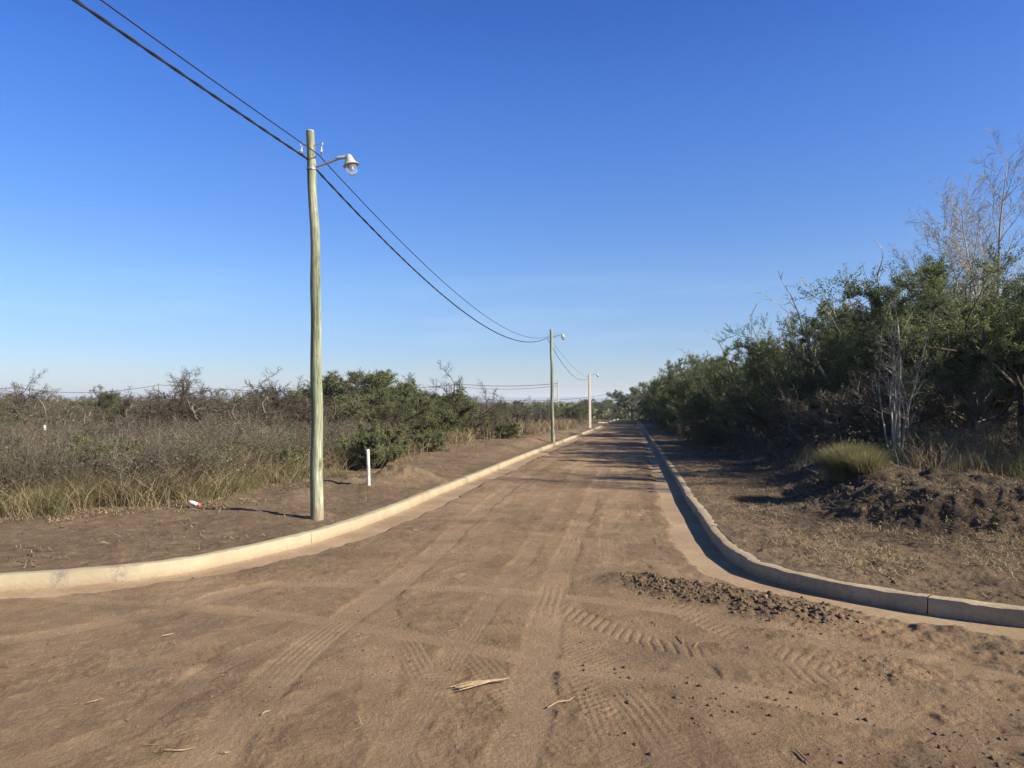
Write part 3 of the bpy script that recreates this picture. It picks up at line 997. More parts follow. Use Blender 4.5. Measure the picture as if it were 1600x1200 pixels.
# ---- right hand side, near: unique bushes
hedge_g = "dark green thorn bushes along the right verge"
put_px(G[0], 1185, 30.5, 520, "tall pointed dark green bush standing at the road end of the near right thicket", "bush", hedge_g)
put_px(G[1], 1245, 27, 515, "dark green thorn bush just right of the pointed bush in the hedge", "bush", hedge_g)
put_px(G[2], 1320, 24.5, 452, "tall olive tipped thorn bush behind the left side of the bare sapling", "bush", hedge_g)
put_px(G[0], 1400, 22.5, 440, "broad dark thorn bush directly behind the bare multi stemmed sapling", "bush", hedge_g, wide=1.1)
put_px(G[1], 1480, 21.5, 418, "dense dark bush between the bare sapling and the dark spreading tree", "bush", hedge_g)
put_px(G[2], 1620, 22, 372, "dark thorn bush cut off by the right edge of the photo behind the spreading tree", "bush", hedge_g, wide=1.15)
put_px(G[1], 1150, 36, 545, "rounded dark bush left of the tall pointed bush beside the right verge", "bush", hedge_g)
put_px(G[2], 1112, 43, 566, "dark bush with loose upright shoots where the right hedge starts to shrink away", "bush", hedge_g)
for (px, D, pt) in ((1270, 34, 500), (1350, 33, 455), (1440, 32, 440), (1530, 31, 420), (1620, 30, 400), (1215, 36, 520), (1700, 26, 380)):
    put_px(rd.choice(G), px, D, pt + rd.uniform(-6, 10), "dark green thorn bush filling the back row of the near right thicket", "bush", hedge_g + ", back row", wide=1.1)
# hedge running away down the right side
def hpart(D): return 'nearest' if D < 70 else 'middle' if D < 115 else 'farthest'
kr_Y = terr_r[::-1]
def kerb_x(Dp): return float(np.interp(Dp, kerb_r[::-1][:, 1], kerb_r[::-1][:, 0]))
D = 48.0
while D < 170:
    top = np.interp(D, [40, 60, 90, 130, 215], [548, 566, 583, 596, 614])
    for row in range(3):
        x = kerb_x(min(D, 175)) + max(0, D - 175) * 0.1 + 3.5 + row * 3.4 + rd.uniform(-0.6, 0.6) + (0.6 if D < 70 else 0)
        x = max(x, (1014 - 800) / F * D + 1.6 + row * 3)
        px = 800 + x / D * F
        dd = D + rd.uniform(-1, 1)
        pt = top + rd.uniform(-7, 9) - row * 2.0
        pr = rd.choice(G + [O[0], O[1], B[0]]) if row == 0 else rd.choice(G + O)
        bb = pr in B
        put_px(pr, px, dd, pt + (6 if bb else 0), ("grey leafless bush mixed into the " if bb else "dark thorn bush in the " if row == 0 else "thorn bush behind the front row in the ") + hpart(dd) + " stretch of the right roadside hedge", "bush",
               ("leafless, " if bb else "front row, " if row == 0 else "back rows, ") + hpart(dd) + " stretch of the right hedge", wide=1.15 if row else 0.95)
    D += np.interp(D, [40, 215], [4.0, 9.0])

# pale bare shoots standing in and above the hedge
for (px, D, pt, lb) in ((1390, 23, 410, "thin bare stems rising out of the dark bush behind the sapling"), (1445, 24, 395, "thin bare stems above the bush right of the sapling"), (1300, 26, 455, "bare twigs showing above the olive tipped bush"), (1225, 30, 500, "bare twigs between the pointed bush and its right neighbour"), (1140, 40, 540, "bare twigs above the rounded bush left of the pointed one")):
    put_px(DSG, px, D, pt, lb, "bush", "bare stems standing in the near right thicket", wide=1.3)
for (px, D, pt) in ((1360, 21.0, 560), (1290, 22.5, 590), (1450, 19.5, 560), (1225, 26, 610), (1180, 30, 600), (1530, 18.5, 570), (1145, 33, 610)):
    put_px(rd.choice([B[1], B[3], B[2]]), px, D, pt, "tangled grey leafless bush in front of the dark bushes of the near right thicket", "bush", "grey bushes in front of the near right thicket", wide=1.2)

# grey twiggy skirt under the right hedge
for i in range(26):
    D = 36 * (1.035 ** i) + rd.uniform(-1, 1)
    x = kerb_x(min(D, 170)) + 2.9 + rd.uniform(-0.3, 0.5)
    if D > 120: continue
    place(rd.choice(B), x, D, rd.uniform(0.65, 0.95), rd.uniform(0, 6), "low grey leafless bush at the foot of the right hedge facing the kerb", "bush", "grey bushes at the foot of the right hedge")

# spreading dark tree at the right edge
def spreading_tree():
    pl = Plant(77)
    P = [dict(n=8, wig=0.13, up=0.02, kids=1.4, ang=50, rat=0.6, start=0.25, rr=0.6, tp=0.6),
         dict(n=7, wig=0.18, up=0.05, kids=1.5, ang=50, rat=0.5, start=0.1, rr=0.55, rmin=0.014),
         dict(n=5, wig=0.18, up=0.05, kids=1.6, ang=48, rat=0.6, start=0, rr=0.6, leaf=1, rmin=0.006),
         dict(n=4, wig=0.14, up=0.04, kids=0, ang=0, rat=0, leaf=6, rmin=0.004)]
    for k in range(7):
        an = 0.4 + k * 2 * math.pi / 7
        pl.grow((0, 0, 1.5 + 0.12 * k), (math.cos(an) * 1.0, math.sin(an) * 1.0, 0.75 + 0.12 * (k % 3)), 3.8, 0.085, 0, P)
    # the trunk itself
    for i in range(8):
        pl.seg.append((0.03 * math.sin(i), 0, i * 0.34 - 0.1, 0.03 * math.sin(i + 1), 0, (i + 1) * 0.34 - 0.1, 0.15 - i * 0.008, 0.142 - i * 0.008, 0))
    return proto(make_plant('spreading_tree', pl, M['twig_dark'], M['leaf_dark'], 0.05, 78, leaf_name='crown'))
ST = spreading_tree(); ST['h'] = hgt(ST)
put_px(ST, 1597, 19.0, 372, "dark spreading tree with low black limbs at the right edge of the photo", "tree")


def slender_tree(seed, h, lean, name='bare_tree', k=1.0):
    pl = Plant(seed)
    P = [dict(n=14, wig=0.035, up=0.02, kids=2.8 * k, ang=38, rat=0.32, start=0.18, rr=0.45, tp=0.9),
         dict(n=8, wig=0.09, up=0.05, kids=1.4 * k, ang=42, rat=0.42, start=0.1, rr=0.55, rmin=0.011),
         dict(n=5, wig=0.12, up=0.04, kids=1.5, ang=45, rat=0.6, start=0, rr=0.6, rmin=0.0075),
         dict(n=3, wig=0.14, up=0.0, kids=0, ang=0, rat=0, rmin=0.0055)]
    pl.grow((0, 0, 0), (lean, 0, 1), h, 0.10, 0, P)
    pl.grow((0.1, 0.1, 0.2), (lean + 0.2, 0.1, 1), h * 0.82, 0.07, 0, P)
    return proto(make_plant(name, pl, M['twig_pale'], None, 0.04, seed, trunk_split=1))


T1 = slender_tree(51, 10, -0.05); T1['h'] = hgt(T1)
T2 = slender_tree(52, 9, 0.0); T2['h'] = hgt(T2)
for pr, px, D, pt, lb in ((T1, 1566, 29, 160, "tallest leafless tree with pale trunk rising above the spreading tree at the right edge"),
                          (T2, 1512, 30, 305, "leafless pale tree left of the tallest bare tree above the right thicket"),
                          (T2, 1545, 28, 262, "slim leafless pale tree between the two tallest bare trees at the right"),
                          (T1, 1625, 31, 230, "leafless pale tree cut off by the right edge beside the tallest bare tree")):
    put_px(pr, px, D, pt, lb, "tree", "leafless pale trees behind the right thicket")
r_ = put_px(T2, 1071, 62, 543, "small pale leafless tree poking out above the far right hedge", "tree")
r_ = put_px(T2, 1092, 66, 556, "second pale leafless tree poking out just right of the first above the far right hedge", "tree")


def sapling():
    pl = Plant(61)
    P = [dict(n=12, wig=0.07, up=0.03, kids=0.8, ang=40, rat=0.36, start=0.3, rr=0.55, tp=0.8),
         dict(n=7, wig=0.16, up=0.05, kids=0.9, ang=50, rat=0.5, start=0.1, rr=0.6, rmin=0.008),
         dict(n=4, wig=0.2, up=0.02, kids=0.9, ang=55, rat=0.6, start=0, rr=0.6, rmin=0.005),
         dict(n=3, wig=0.2, up=0, kids=0, ang=0, rat=0, rmin=0.004)]
    for (dx, dy, L, r) in ((0.02, 0, 5.0, .060), (-0.14, 0.05, 4.4, .045), (0.12, -0.05, 4.8, .052), (-0.35, 0, 3.6, .028), (0.30, 0.1, 3.9, .04), (0.05, 0.2, 3.8, .03), (-0.22, -0.2, 3.0, .025), (0.5, -0.1, 2.8, .024)):
        pl.grow((dx * 0.5, dy * 0.5, 0), (dx, dy, 1), L, r, 0, P)
    return proto(make_plant('bare_sapling', pl, M['twig_pale'], None, 0.04, 61, trunk_split=1))
SP = sapling(); SP['h'] = hgt(SP)
put_px(SP, 1402, 16.0, 425, "leafless multi stemmed sapling with pale bark standing behind the grass tussock", "sapling")


def dead_sticks(seed, n, h, spread, mat='twig_tan', name='dry_brush', k=1.0, r=0.012):
    pl = Plant(seed)
    P = [dict(n=7, wig=0.06, up=0.02, kids=1.2 * k, ang=35, rat=0.35, start=0.25, rr=0.6, tp=0.8),
         dict(n=4, wig=0.14, up=0.04, kids=0.8 * k, ang=45, rat=0.6, start=0, rr=0.6, rmin=0.004),
         dict(n=3, wig=0.2, up=0.02, kids=0, ang=0, rat=0, rmin=0.003)]
    stems(pl, n, h, r, spread, P, 0.3)
    return proto(make_plant(name, pl, M[mat], None, 0.04, seed, trunk_split=1, sides=4))


DS = dead_sticks(63, 26, 1.5, 0.45); DS['h'] = hgt(DS)
DG = dead_sticks(64, 46, 1.35, 0.22, 'twig_grey', r=0.008); DG['h'] = hgt(DG)
put_px(DS, 1505, 15.0, 652, "leaning dry pale sticks right of the bare sapling", "brush")
put_px(DG, 1450, 16.4, 700, "low dry grey sticks at the foot of the bare sapling", "brush")
put_px(DG, 1300, 16.8, 672, "upright tuft of grey dead stems left of the grass tussock on the bank", "brush", wide=1.1)
put_px(DG, 1560, 15.5, 690, "upright grey dead stems below the spreading tree at the right edge", "brush")
for (px, D, pt) in ((1345, 19, 690), (1475, 18, 680), (1540, 18, 680), (1600, 18, 670), (1240, 23, 690), (1655, 16, 670), (1280, 21, 685), (1400, 20, 670)):
    put_px(rd.choice([DG, DS]), px, D, pt, "thin dead undergrowth at the shaded foot of the near right thicket", "brush", "dead undergrowth under the right thicket")
for (px, D, pt) in ((1320, 21, 655), (1430, 20, 650), (1500, 19.5, 640), (1570, 19, 640), (1640, 18, 630), (1260, 26, 640)):
    put_px(rd.choice([B[0], B[1], B[3]]), px, D, pt, "grey tangled leafless bush in the shade under the near right thicket", "bush", "tangled bushes under the right thicket")

# bushes beyond the right edge whose shade lies across the bank
for (x, y, s) in ((10.2, 7.6, 0.55), (12.2, 8.4, 0.6), (12.6, 6.9, 0.8), (14.5, 9.5, 0.9), (13.6, 12.0, 0.85), (16.5, 14, 1.0)):
    place(rd.choice(G), x, y, s, rd.uniform(0, 6), "dark thorn bush past the right edge shading the bank", "bush", "thorn bushes past the right edge")

# tall thin trees past the right edge that streak the road with shade
for pr, x, y, s_, lb in ((T1, 14.2, 10.6, 0.85, "leafless tree past the right edge, nearer one"), (T2, 13.0, 12.2, 0.8, "leafless tree past the right edge, farther one"), (T1, 16.5, 13.2, 0.95, "leafless tree past the right edge, behind the two others")):
    place(pr, x, y, s_, rd.uniform(0, 6), lb, "tree", "leafless trees past the right edge")
place(ST, 14.6, 13.5, 1.05, 2.0, "dark spreading tree past the right edge", "tree")

# ---- left side
scrub_b = "leafless grey bushes of the scrub behind the left verge"
# skyline individuals (px, depth, top row, proto, label)
special = [
    (CT[0], 265, 30, 564, "leafless crooked tree with dark forked trunk against the sky left of the near pole", "tree", 1.0),
    (CT[1], 6, 30, 570, "pale bare treetop at the left edge of the photo", "tree", 0.9),
    (CT[1], 405, 30, 566, "big bare tangled bush rising to the left of the near pole", "bush", 1.15),
    (B[0], 450, 31, 590, "grey twiggy bush just left of the near pole against the sky", "bush", 1.1),
    (CT[0], 165, 30, 603, "crooked leafless bush below the wires in the left scrub", "bush", 1.2),
    (CT[1], 308, 28, 596, "sprawling leafless bush right of the crooked tree with forked trunk", "bush", 1.1),
    (CT[1], 355, 28, 580, "dark tangled bush right of the crooked trees on the left skyline", "bush", 1.3),
    (CT[0], 462, 30, 576, "dark tangled bush directly behind the near pole", "bush", 1.3),
    (B[1], 430, 27, 600, "wide grey tangled bush below the big bare bush left of the near pole", "bush", 1.3),
    (O[0], 535, 31, 569, "olive green bush just right of the near pole", "bush", 1.4),
    (O[1], 585, 32, 575, "round green bush second to the right of the near pole against the sky", "bush", 1.4),
    (O[0], 637, 33, 570, "tall olive green bush left of the bare grey treetop in the left scrub", "bush", 1.4),
    (O[1], 665, 34, 580, "yellowish green bush under the bare grey treetop in the left scrub", "bush", 1.4),
    (CT[1], 692, 34, 563, "round bare grey tree at the right end of the green clump on the left", "tree", 1.0),
    (B[3], 745, 38, 622, "low dark twiggy bush right of the round bare grey tree", "bush", 1.2),
    (B[0], 805, 46, 616, "dark leafless bush midway between the green clump and the second pole", "bush", 1.2),
    (LOW[0], 588, 18.6, 650, "low spreading green shrub behind the white marker post", "shrub", 0.85),
    (LOW[0], 668, 25, 668, "small green shrub right of the shrub behind the white marker post", "shrub", 1.1),
    (LOW[0], 790, 36, 655, "small green shrub at the verge edge left of the second pole", "shrub", 1.2),
    (LOW[0], 150, 13.6, 672, "low green shrub among the weeds near the left edge", "shrub", 0.9),
    (LOW[0], 205, 15.5, 684, "low green shrub among dry weeds left of the crooked bare tree", "shrub", 1.0),
]
for pr, px, D, pt, lb, ct, wd in special:
    put_px(pr, px, D, pt, lb, ct, None, wide=wd)
for (px, D, pt, lb) in ((60, 15.5, 690, "small green shrub in the weeds close to the left edge"), (250, 14.2, 712, "small green shrub in the weeds above the litter bottle"), (340, 17, 688, "small green shrub midway between the bottle and the near pole"), (440, 16.5, 690, "small green shrub in dry weeds just left of the near pole"), (120, 19, 664, "small green shrub at the foot of the dark bare bushes")):
    put_px(LOW[0], px, D, pt, lb, "shrub", None, wide=1.0)
for px in (35, 100, 175, 285, 225, 350, 150):
    D_ = rd.uniform(15.5, 22)
    put_px(LOW[0] if rd.random() < 0.6 else O[rd.randrange(2)], px + rd.uniform(-12, 12), D_, ph_top(D_, rd.uniform(0.6, 1.0)), "small greenish bush half buried in the brown weeds left of the near pole", "shrub", "small bushes among the weeds on the left", wide=1.35)
for (px, D, pt, pr) in ((480, 33, 585, O[0]), (515, 28, 600, O[1]), (560, 29, 605, B[2]), (610, 28, 610, B[0]), (655, 30, 612, O[0]), (350, 33, 602, O[1]), (380, 28, 612, B[1]), (440, 27, 620, B[0])):
    put_px(pr, px, D, pt, "bush in the dense grey green clump around the near pole, left side", "bush", "bushes in the clump around the near pole", wide=1.15)
n = 0
cnt = 0
tries = 0
grid = []
while cnt < 235 and tries < 6000:
    tries += 1
    D = 17.0 * math.exp(rd.random() ** 1.1 * math.log(160 / 17.0))
    px = rd.uniform(-120, 960)
    x = (px - 800) / F * D
    if sdist(np.array([x]), np.array([D]), EL)[0][0] < 1.5 + 0.02 * D: continue
    if any((x - a) ** 2 + (D - b) ** 2 < (1.1 + 0.03 * D) ** 2 for a, b in grid): continue
    grid.append((x, D)); cnt += 1
    if D < 24:
        h = rd.uniform(0.75, 1.25) if D < 18 else rd.uniform(1.1, 1.7)
    else:
        h = np.interp(D, [24, 40, 80, 160], [2.1, 2.6, 3.2, 4.2]) * rd.uniform(0.78, 1.12)
    gr = rd.random() < (0.18 if px < 480 else (0.35 if px < 700 else 0.5)) and D > 24
    pr = rd.choice(O) if gr else rd.choice(B)
    s = h / pr['h']
    near_l = px < 480
    side = "left of the near pole" if near_l else "right of the near pole"
    zone = ("near the left edge" if px < 130 else "around the crooked forked tree" if px < 280 else "between crooked tree and near pole" if px < 490 else "behind the clump past the near pole" if px < 710 else "between green clump and second pole" if px < 862 else "beyond the second pole")
    band = "front" if D < 26 else "middle" if D < 55 else "far"
    kindw = "dark" if pr is B[0] else "sprawling" if pr is B[1] else "upright" if pr is B[2] else "low brownish"
    if gr: lb = "olive green bush in the " + band + " rows " + zone
    else: lb = kindw + " bare bush in the " + band + " rows " + zone
    place(pr, x, D, s * 1.2, rd.uniform(0, 6.28), lb, "bush", ("green bushes, " if gr else kindw + " leafless bushes, ") + band + " rows " + zone, sz=1 / 1.2)

# far end of the road: one domed tree and bushes
def domed_tree():
    pl = Plant(91)
    P = [dict(n=6, wig=0.16, up=-0.01, kids=1.7, ang=50, rat=0.6, start=0.3, rr=0.65, tp=0.6),
         dict(n=6, wig=0.2, up=0.02, kids=1.6, ang=50, rat=0.5, start=0.1, rr=0.6, rmin=0.02),
         dict(n=4, wig=0.2, up=0.02, kids=1.6, ang=50, rat=0.6, start=0, rr=0.6, leaf=1, rmin=0.015),
         dict(n=3, wig=0.2, up=-0.02, kids=0, ang=0, rat=0, leaf=5, rmin=0.012)]
    for i in range(5):
        pl.seg.append((0, 0, i * 0.4 - 0.1, 0, 0, i * 0.4 + 0.32, 0.26 - i * 0.01, 0.25 - i * 0.01, 0))
    for k in range(9):
        an = k * 2 * math.pi / 9
        tl = 0.3 if k % 3 == 0 else 1.0
        pl.grow((0, 0, 1.6), (math.cos(an) * tl, math.sin(an) * tl, 0.8), 3.7, 0.15, 0, P)
    return proto(make_plant('domed_tree', pl, M['twig_dark'], M['leaf_olive'], 0.10, 92, leaf_name='crown'))
DT = domed_tree(); DT['h'] = hgt(DT)
put_px(DT, 988, 190, 603, "domed grey green tree standing at the far end of the road", "tree", wide=1.25)
for (px, D, pt, pr) in ((962, 215, 622, O[0]), (945, 205, 620, O[1]), (928, 190, 624, O[0]), (905, 170, 626, O[1]), (1030, 235, 622, O[0]), (1050, 230, 616, O[1]), (975, 240, 630, B[3]), (1000, 240, 630, B[1]), (955, 175, 640, B[3]), (965, 200, 640, B[2]), (985, 215, 638, B[3])):
    put_px(pr, px, D, pt, "bush closing off the far end of the road beside the domed tree", "bush", "bushes at the far end of the road", wide=1.6)

# far-off wood: a mass of crowns across the plain
def far_wood():
    rg = np.random.default_rng(44)
    Vs = []; Fs = []; vs = []; b = 0
    for i in range(2600):
        D = 165 * math.exp(rg.random() * math.log(1500 / 165))
        px = rg.uniform(-250, 1850)
        x = (px - 800) / F * D
        if abs(px - 985) < 30 and D < 200: continue
        h = rg.uniform(2.4, 3.8) * (1 + 0.25 * (rg.random() < 0.1)); wd = h * rg.uniform(0.8, 1.4)
        m = 110
        u = rg.normal(0, 1, (m, 3)); u /= np.linalg.norm(u, axis=1)[:, None]
        c = u * rg.uniform(0.6, 1.05, (m, 1)) * np.array([wd, wd, h * 0.55]) + np.array([x, D, float(base_np(np.array([D]))[0]) + h * 0.5])
        d = rg.normal(0, 1, (m, 3)); d /= np.linalg.norm(d, axis=1)[:, None]
        q = rg.normal(0, 1, (m, 3)); q -= d * (q * d).sum(1)[:, None]; q /= np.linalg.norm(q, axis=1)[:, None]
        s = h * 0.22
        V = np.stack([c - d * s, c + q * s * 0.6, c + d * s, c - q * s * 0.6], 1).reshape(-1, 3)
        Vs.append(V); Fs.append(np.arange(m * 4).reshape(-1, 4) + b); b += m * 4
        vs.append(np.clip(rg.normal(rg.uniform(0.2, 0.7), 0.15, m), 0, 1))
    o = mesh_np("distant_wood", np.vstack(Vs), np.vstack(Fs), M['leaf_olive'], False, fattr={"var": np.concatenate(vs)})
    tag(o, "far-off scrubby wood merging along the horizon", "wood", kind="stuff")
far_wood()

# ------------------------------------------------------------------ grasses
def terr_many(x, y):
    return terrain(x, y, False)[0]


def blades(name, cx, cy, h, wd, lean, mat, label, cat, seed, kind="stuff", z=None, flat=False, parent=None, var_c=None):
    rg = np.random.default_rng(seed); m = len(cx)
    if z is None: z = terr_many(cx, cy)
    an = rg.uniform(0, 2 * math.pi, m)
    ld = np.stack([np.cos(an), np.sin(an)], 1)
    le = lean * rg.uniform(0.2, 1.4, m) * h
    side = rg.uniform(0, 2 * math.pi, m); sv = np.stack([np.cos(side), np.sin(side)], 1) * (wd * rg.uniform(0.6, 1.4, m))[:, None] / 2
    rows = []
    for t, wk in ((0, 1.0), (0.4, 0.9), (0.75, 0.6), (1.0, 0.1)):
        if flat:
            c = np.stack([cx + ld[:, 0] * h * t, cy + ld[:, 1] * h * t, z + 0.008 + 0.03 * np.abs(rg.normal(0, 0.35, m)) + 0.04 * t * (rg.random(m) < 0.3)], 1)
        else:
            c = np.stack([cx + ld[:, 0] * le * t * t, cy + ld[:, 1] * le * t * t, z - 0.02 + h * (t - 0.18 * lean * t * t)], 1)
        o = np.concatenate([sv * wk, np.zeros((m, 1))], 1)
        rows += [c - o, c + o]
    V = np.stack(rows, 1).reshape(-1, 3)
    b = (np.arange(m) * 8)[:, None]
    f = np.concatenate([b + np.array([[0, 1, 3, 2]]), b + np.array([[2, 3, 5, 4]]), b + np.array([[4, 5, 7, 6]])], 0)
    v = np.clip((rg.normal(0.5, 0.25, m) if var_c is None else var_c + rg.normal(0, 0.15, m)), 0, 1)
    o = mesh_np(name, V, f, mat, False, fattr={"var": np.tile(v, 3)}, parent=parent)
    if label: tag(o, label, cat, kind=kind)
    return o


def scatter(n, px0, px1, D0, D1, seed, edge=None, emin=0.0, emax=99, clump=1.0, cth=-0.1, power=1.0):
    """points over a ground region given by bearing and depth, thinned by clump noise and distance from an edge line"""
    rg = np.random.default_rng(seed)
    D = D0 * (D1 / D0) ** (rg.random(n) ** power); px = rg.uniform(px0, px1, n); x = (px - 800) / F * D
    k = np.ones(n, bool)
    if edge is not None:
        d = sdist(x, D, edge)[0]; d = d + 0.7 * fbm(x * 0.9, D * 0.9, seed + 1, 3)
        k &= (d > emin) & (d < emax)
    k &= fbm(x / clump, D / clump, seed + 3, 3) > cth
    return x[k], D[k]


def tufted(x, y, per, spread, seed):
    rg = np.random.default_rng(seed)
    X = np.repeat(x, per); Y = np.repeat(y, per)
    return X + rg.normal(0, 1, len(X)) * spread, Y + rg.normal(0, 1, len(X)) * spread


rg0 = np.random.default_rng(3)
# green-yellow tussock belt in front on the left
x, y = scatter(1300, -80, 500, 9.8, 16.5, 101, EL, 0.0, 3.0, 0.55, 0.02)
x, y = tufted(x, y, 60, 0.08, 1); h = rg0.uniform(0.15, 0.6, len(x)) * np.clip(0.85 + 0.9 * fbm(x * 1.2, y * 1.2, 9, 3), 0.35, 1.5)
blades("grass", x, y, h, np.full(len(x), 0.006), 1.25, M['grass_green'], "yellow green grass in front of the weeds on the left verge", "grass", 2)
# dry straw grass
x, y = scatter(2300, -80, 960, 10, 75, 111, EL, -0.15, 2.6, 0.7, 0.0)
x, y = tufted(x, y, 42, 0.12, 4); h = rg0.uniform(0.2, 0.75, len(x)) * (1 + 0.008 * y)
blades("dry_grass", x, y, h, 0.0025 + 0.0004 * y, 1.2, M['straw'], "straw coloured dry grass along the edge of the left scrub", "grass", 5)
# brown weeds behind
x, y = scatter(5200, -120, 800, 11.5, 24, 121, EL, 0.7, 60, 1.1, -0.12)
x, y = tufted(x, y, 26, 0.13, 6); h = rg0.uniform(0.35, 1.0, len(x)) * np.clip(0.9 + 0.8 * fbm(x * 0.8, y * 0.8, 19, 3), 0.4, 1.5)
blades("weeds", x, y, h, 0.005 + 0.0002 * y, 1.15, M['weed'], "tall brown dry weeds filling the field on the left", "weeds", 7)
# low dry grass under the far scrub
x, y = scatter(3500, -120, 960, 34, 120, 131, EL, 0.5, 80, 4, -0.25)
x, y = tufted(x, y, 14, 0.3, 8); h = rg0.uniform(0.5, 1.1, len(x))
blades("field_grass", x, y, h, np.full(len(x), 0.03), 0.5, M['weed'], "dull brown grass between the far bushes on the left", "grass", 9)
# right bank
x, y = scatter(650, 1380, 1720, 10.5, 20, 141, ER, 1.1, 12, 0.7, 0.12)
x, y = tufted(x, y, 30, 0.12, 10); h = rg0.uniform(0.15, 0.5, len(x))
blades("bank_grass", x, y, h, np.full(len(x), 0.007), 0.7, M['grass_green'], "thin green and dry grass on top of the right bank", "grass", 11)
x, y = scatter(600, 1040, 1700, 12, 60, 143, ER, 0.5, 8, 1.2, -0.05)
x, y = tufted(x, y, 26, 0.14, 12); h = rg0.uniform(0.2, 0.6, len(x))
blades("bank_straw", x, y, h, 0.005 + 0.0003 * y, 0.8, M['weed'], "dry brown grass stems at the foot of the right thicket", "grass", 13)

# mixed weedy forbs: thin branching stems, one mass
def forb_mass(name, x, y, hh, src, mat, label, cat, seed, sc=(0.7, 1.3)):
    rg = np.random.default_rng(seed)
    a = src.tubes(); V, f, var = tube_mesh(a, 3, seed)
    z = terr_many(x, y); Vs = []; m = len(x)
    for i in range(m):
        an = rg.uniform(0, 6.28); s = rg.uniform(*sc)
        c, sn = math.cos(an) * s, math.sin(an) * s
        Vs.append(np.stack([V[:, 0] * c - V[:, 1] * sn + x[i], V[:, 0] * sn + V[:, 1] * c + y[i], V[:, 2] * s + z[i]], 1))
    F_ = (f[None] + (np.arange(m) * len(V))[:, None, None]).reshape(-1, 4)
    vv = np.clip(np.tile(var, m) + np.repeat(rg.normal(0, 0.18, m), len(var)), 0, 1)
    o = mesh_np(name, np.vstack(Vs), F_, mat, False, fattr={"var": vv})
    tag(o, label, cat, kind="stuff")


fp = Plant(200)
P_f = [dict(n=5, wig=0.1, up=0.03, kids=1.6, ang=40, rat=0.5, start=0.15, rr=0.6),
       dict(n=4, wig=0.2, up=0.05, kids=1.5, ang=45, rat=0.5, start=0.1, rr=0.6, rmin=0.0028),
       dict(n=2, wig=0.2, up=0.0, kids=0, ang=0, rat=0, rmin=0.0025)]
stems(fp, 6, 0.75, 0.006, 0.5, P_f, 0.12)
x, y = scatter(950, -100, 760, 11.2, 26, 151, EL, 0.5, 40, 1.0, -0.2)
forb_mass("dry_forbs", x, y, 1, fp, M['twig_grey'], "thin branching dead weeds standing among the brown grass on the left", "weeds", 152, (0.7, 1.5))
x, y = scatter(60, 1400, 1720, 12.5, 18, 153, ER, 1.2, 12, 0.8, -0.3)
forb_mass("bank_forbs", x, y, 1, fp, M['straw'], "thin straw coloured dead stems on the right bank under the thicket", "weeds", 154, (0.5, 1.2))

# leafy weeds: low greenish forbs in drifts
def leafy_mass(name, x, y, mat, label, seed, hr, leaves=70):
    rg = np.random.default_rng(seed); m = len(x); z = terr_many(x, y)
    H = rg.uniform(hr[0], hr[1], m)
    X = np.repeat(x, leaves); Y = np.repeat(y, leaves); Z = np.repeat(z, leaves); Hh = np.repeat(H, leaves)
    t = rg.random(len(X)) ** 0.7; a = rg.uniform(0, 6.28, len(X)); r_ = Hh * 0.38 * rg.random(len(X)) ** 0.5 * (0.4 + t * 0.8)
    L = np.stack([X + np.cos(a) * r_, Y + np.sin(a) * r_, Z + Hh * t, np.cos(a), np.sin(a), np.full(len(X), 0.6)], 1)
    V, f, var = leaf_mesh(L, 0.035, seed, 0.5, 0.8)
    var = np.clip(var * 0.6 + np.repeat(rg.random(m), leaves) * 0.4, 0, 1)
    o = mesh_np(name, V, f, mat, False, fattr={"var": var}); tag(o, label, "weeds", kind="stuff")


x, y = scatter(1500, -100, 720, 11.2, 28, 181, EL, 0.35, 40, 1.5, 0.08)
leafy_mass("leafy_weeds", x, y, M['leaf_olive'], "low greenish leafy weeds in drifts among the brown grass on the left", 182, (0.35, 1.0))
x, y = scatter(1100, -100, 720, 11.2, 28, 183, EL, 0.35, 40, 1.2, 0.02)
leafy_mass("dry_leafy_weeds", x, y, M['leaf_grey'], "withered brown leafy weeds among the grass on the left", 184, (0.4, 1.05), 60)
x, y = scatter(130, 1250, 1700, 12, 19, 185, ER, 0.8, 12, 0.8, 0.0)
leafy_mass("bank_weeds", x, y, M['leaf_olive'], "greenish weeds on the right bank under the thicket", 186, (0.25, 0.7))

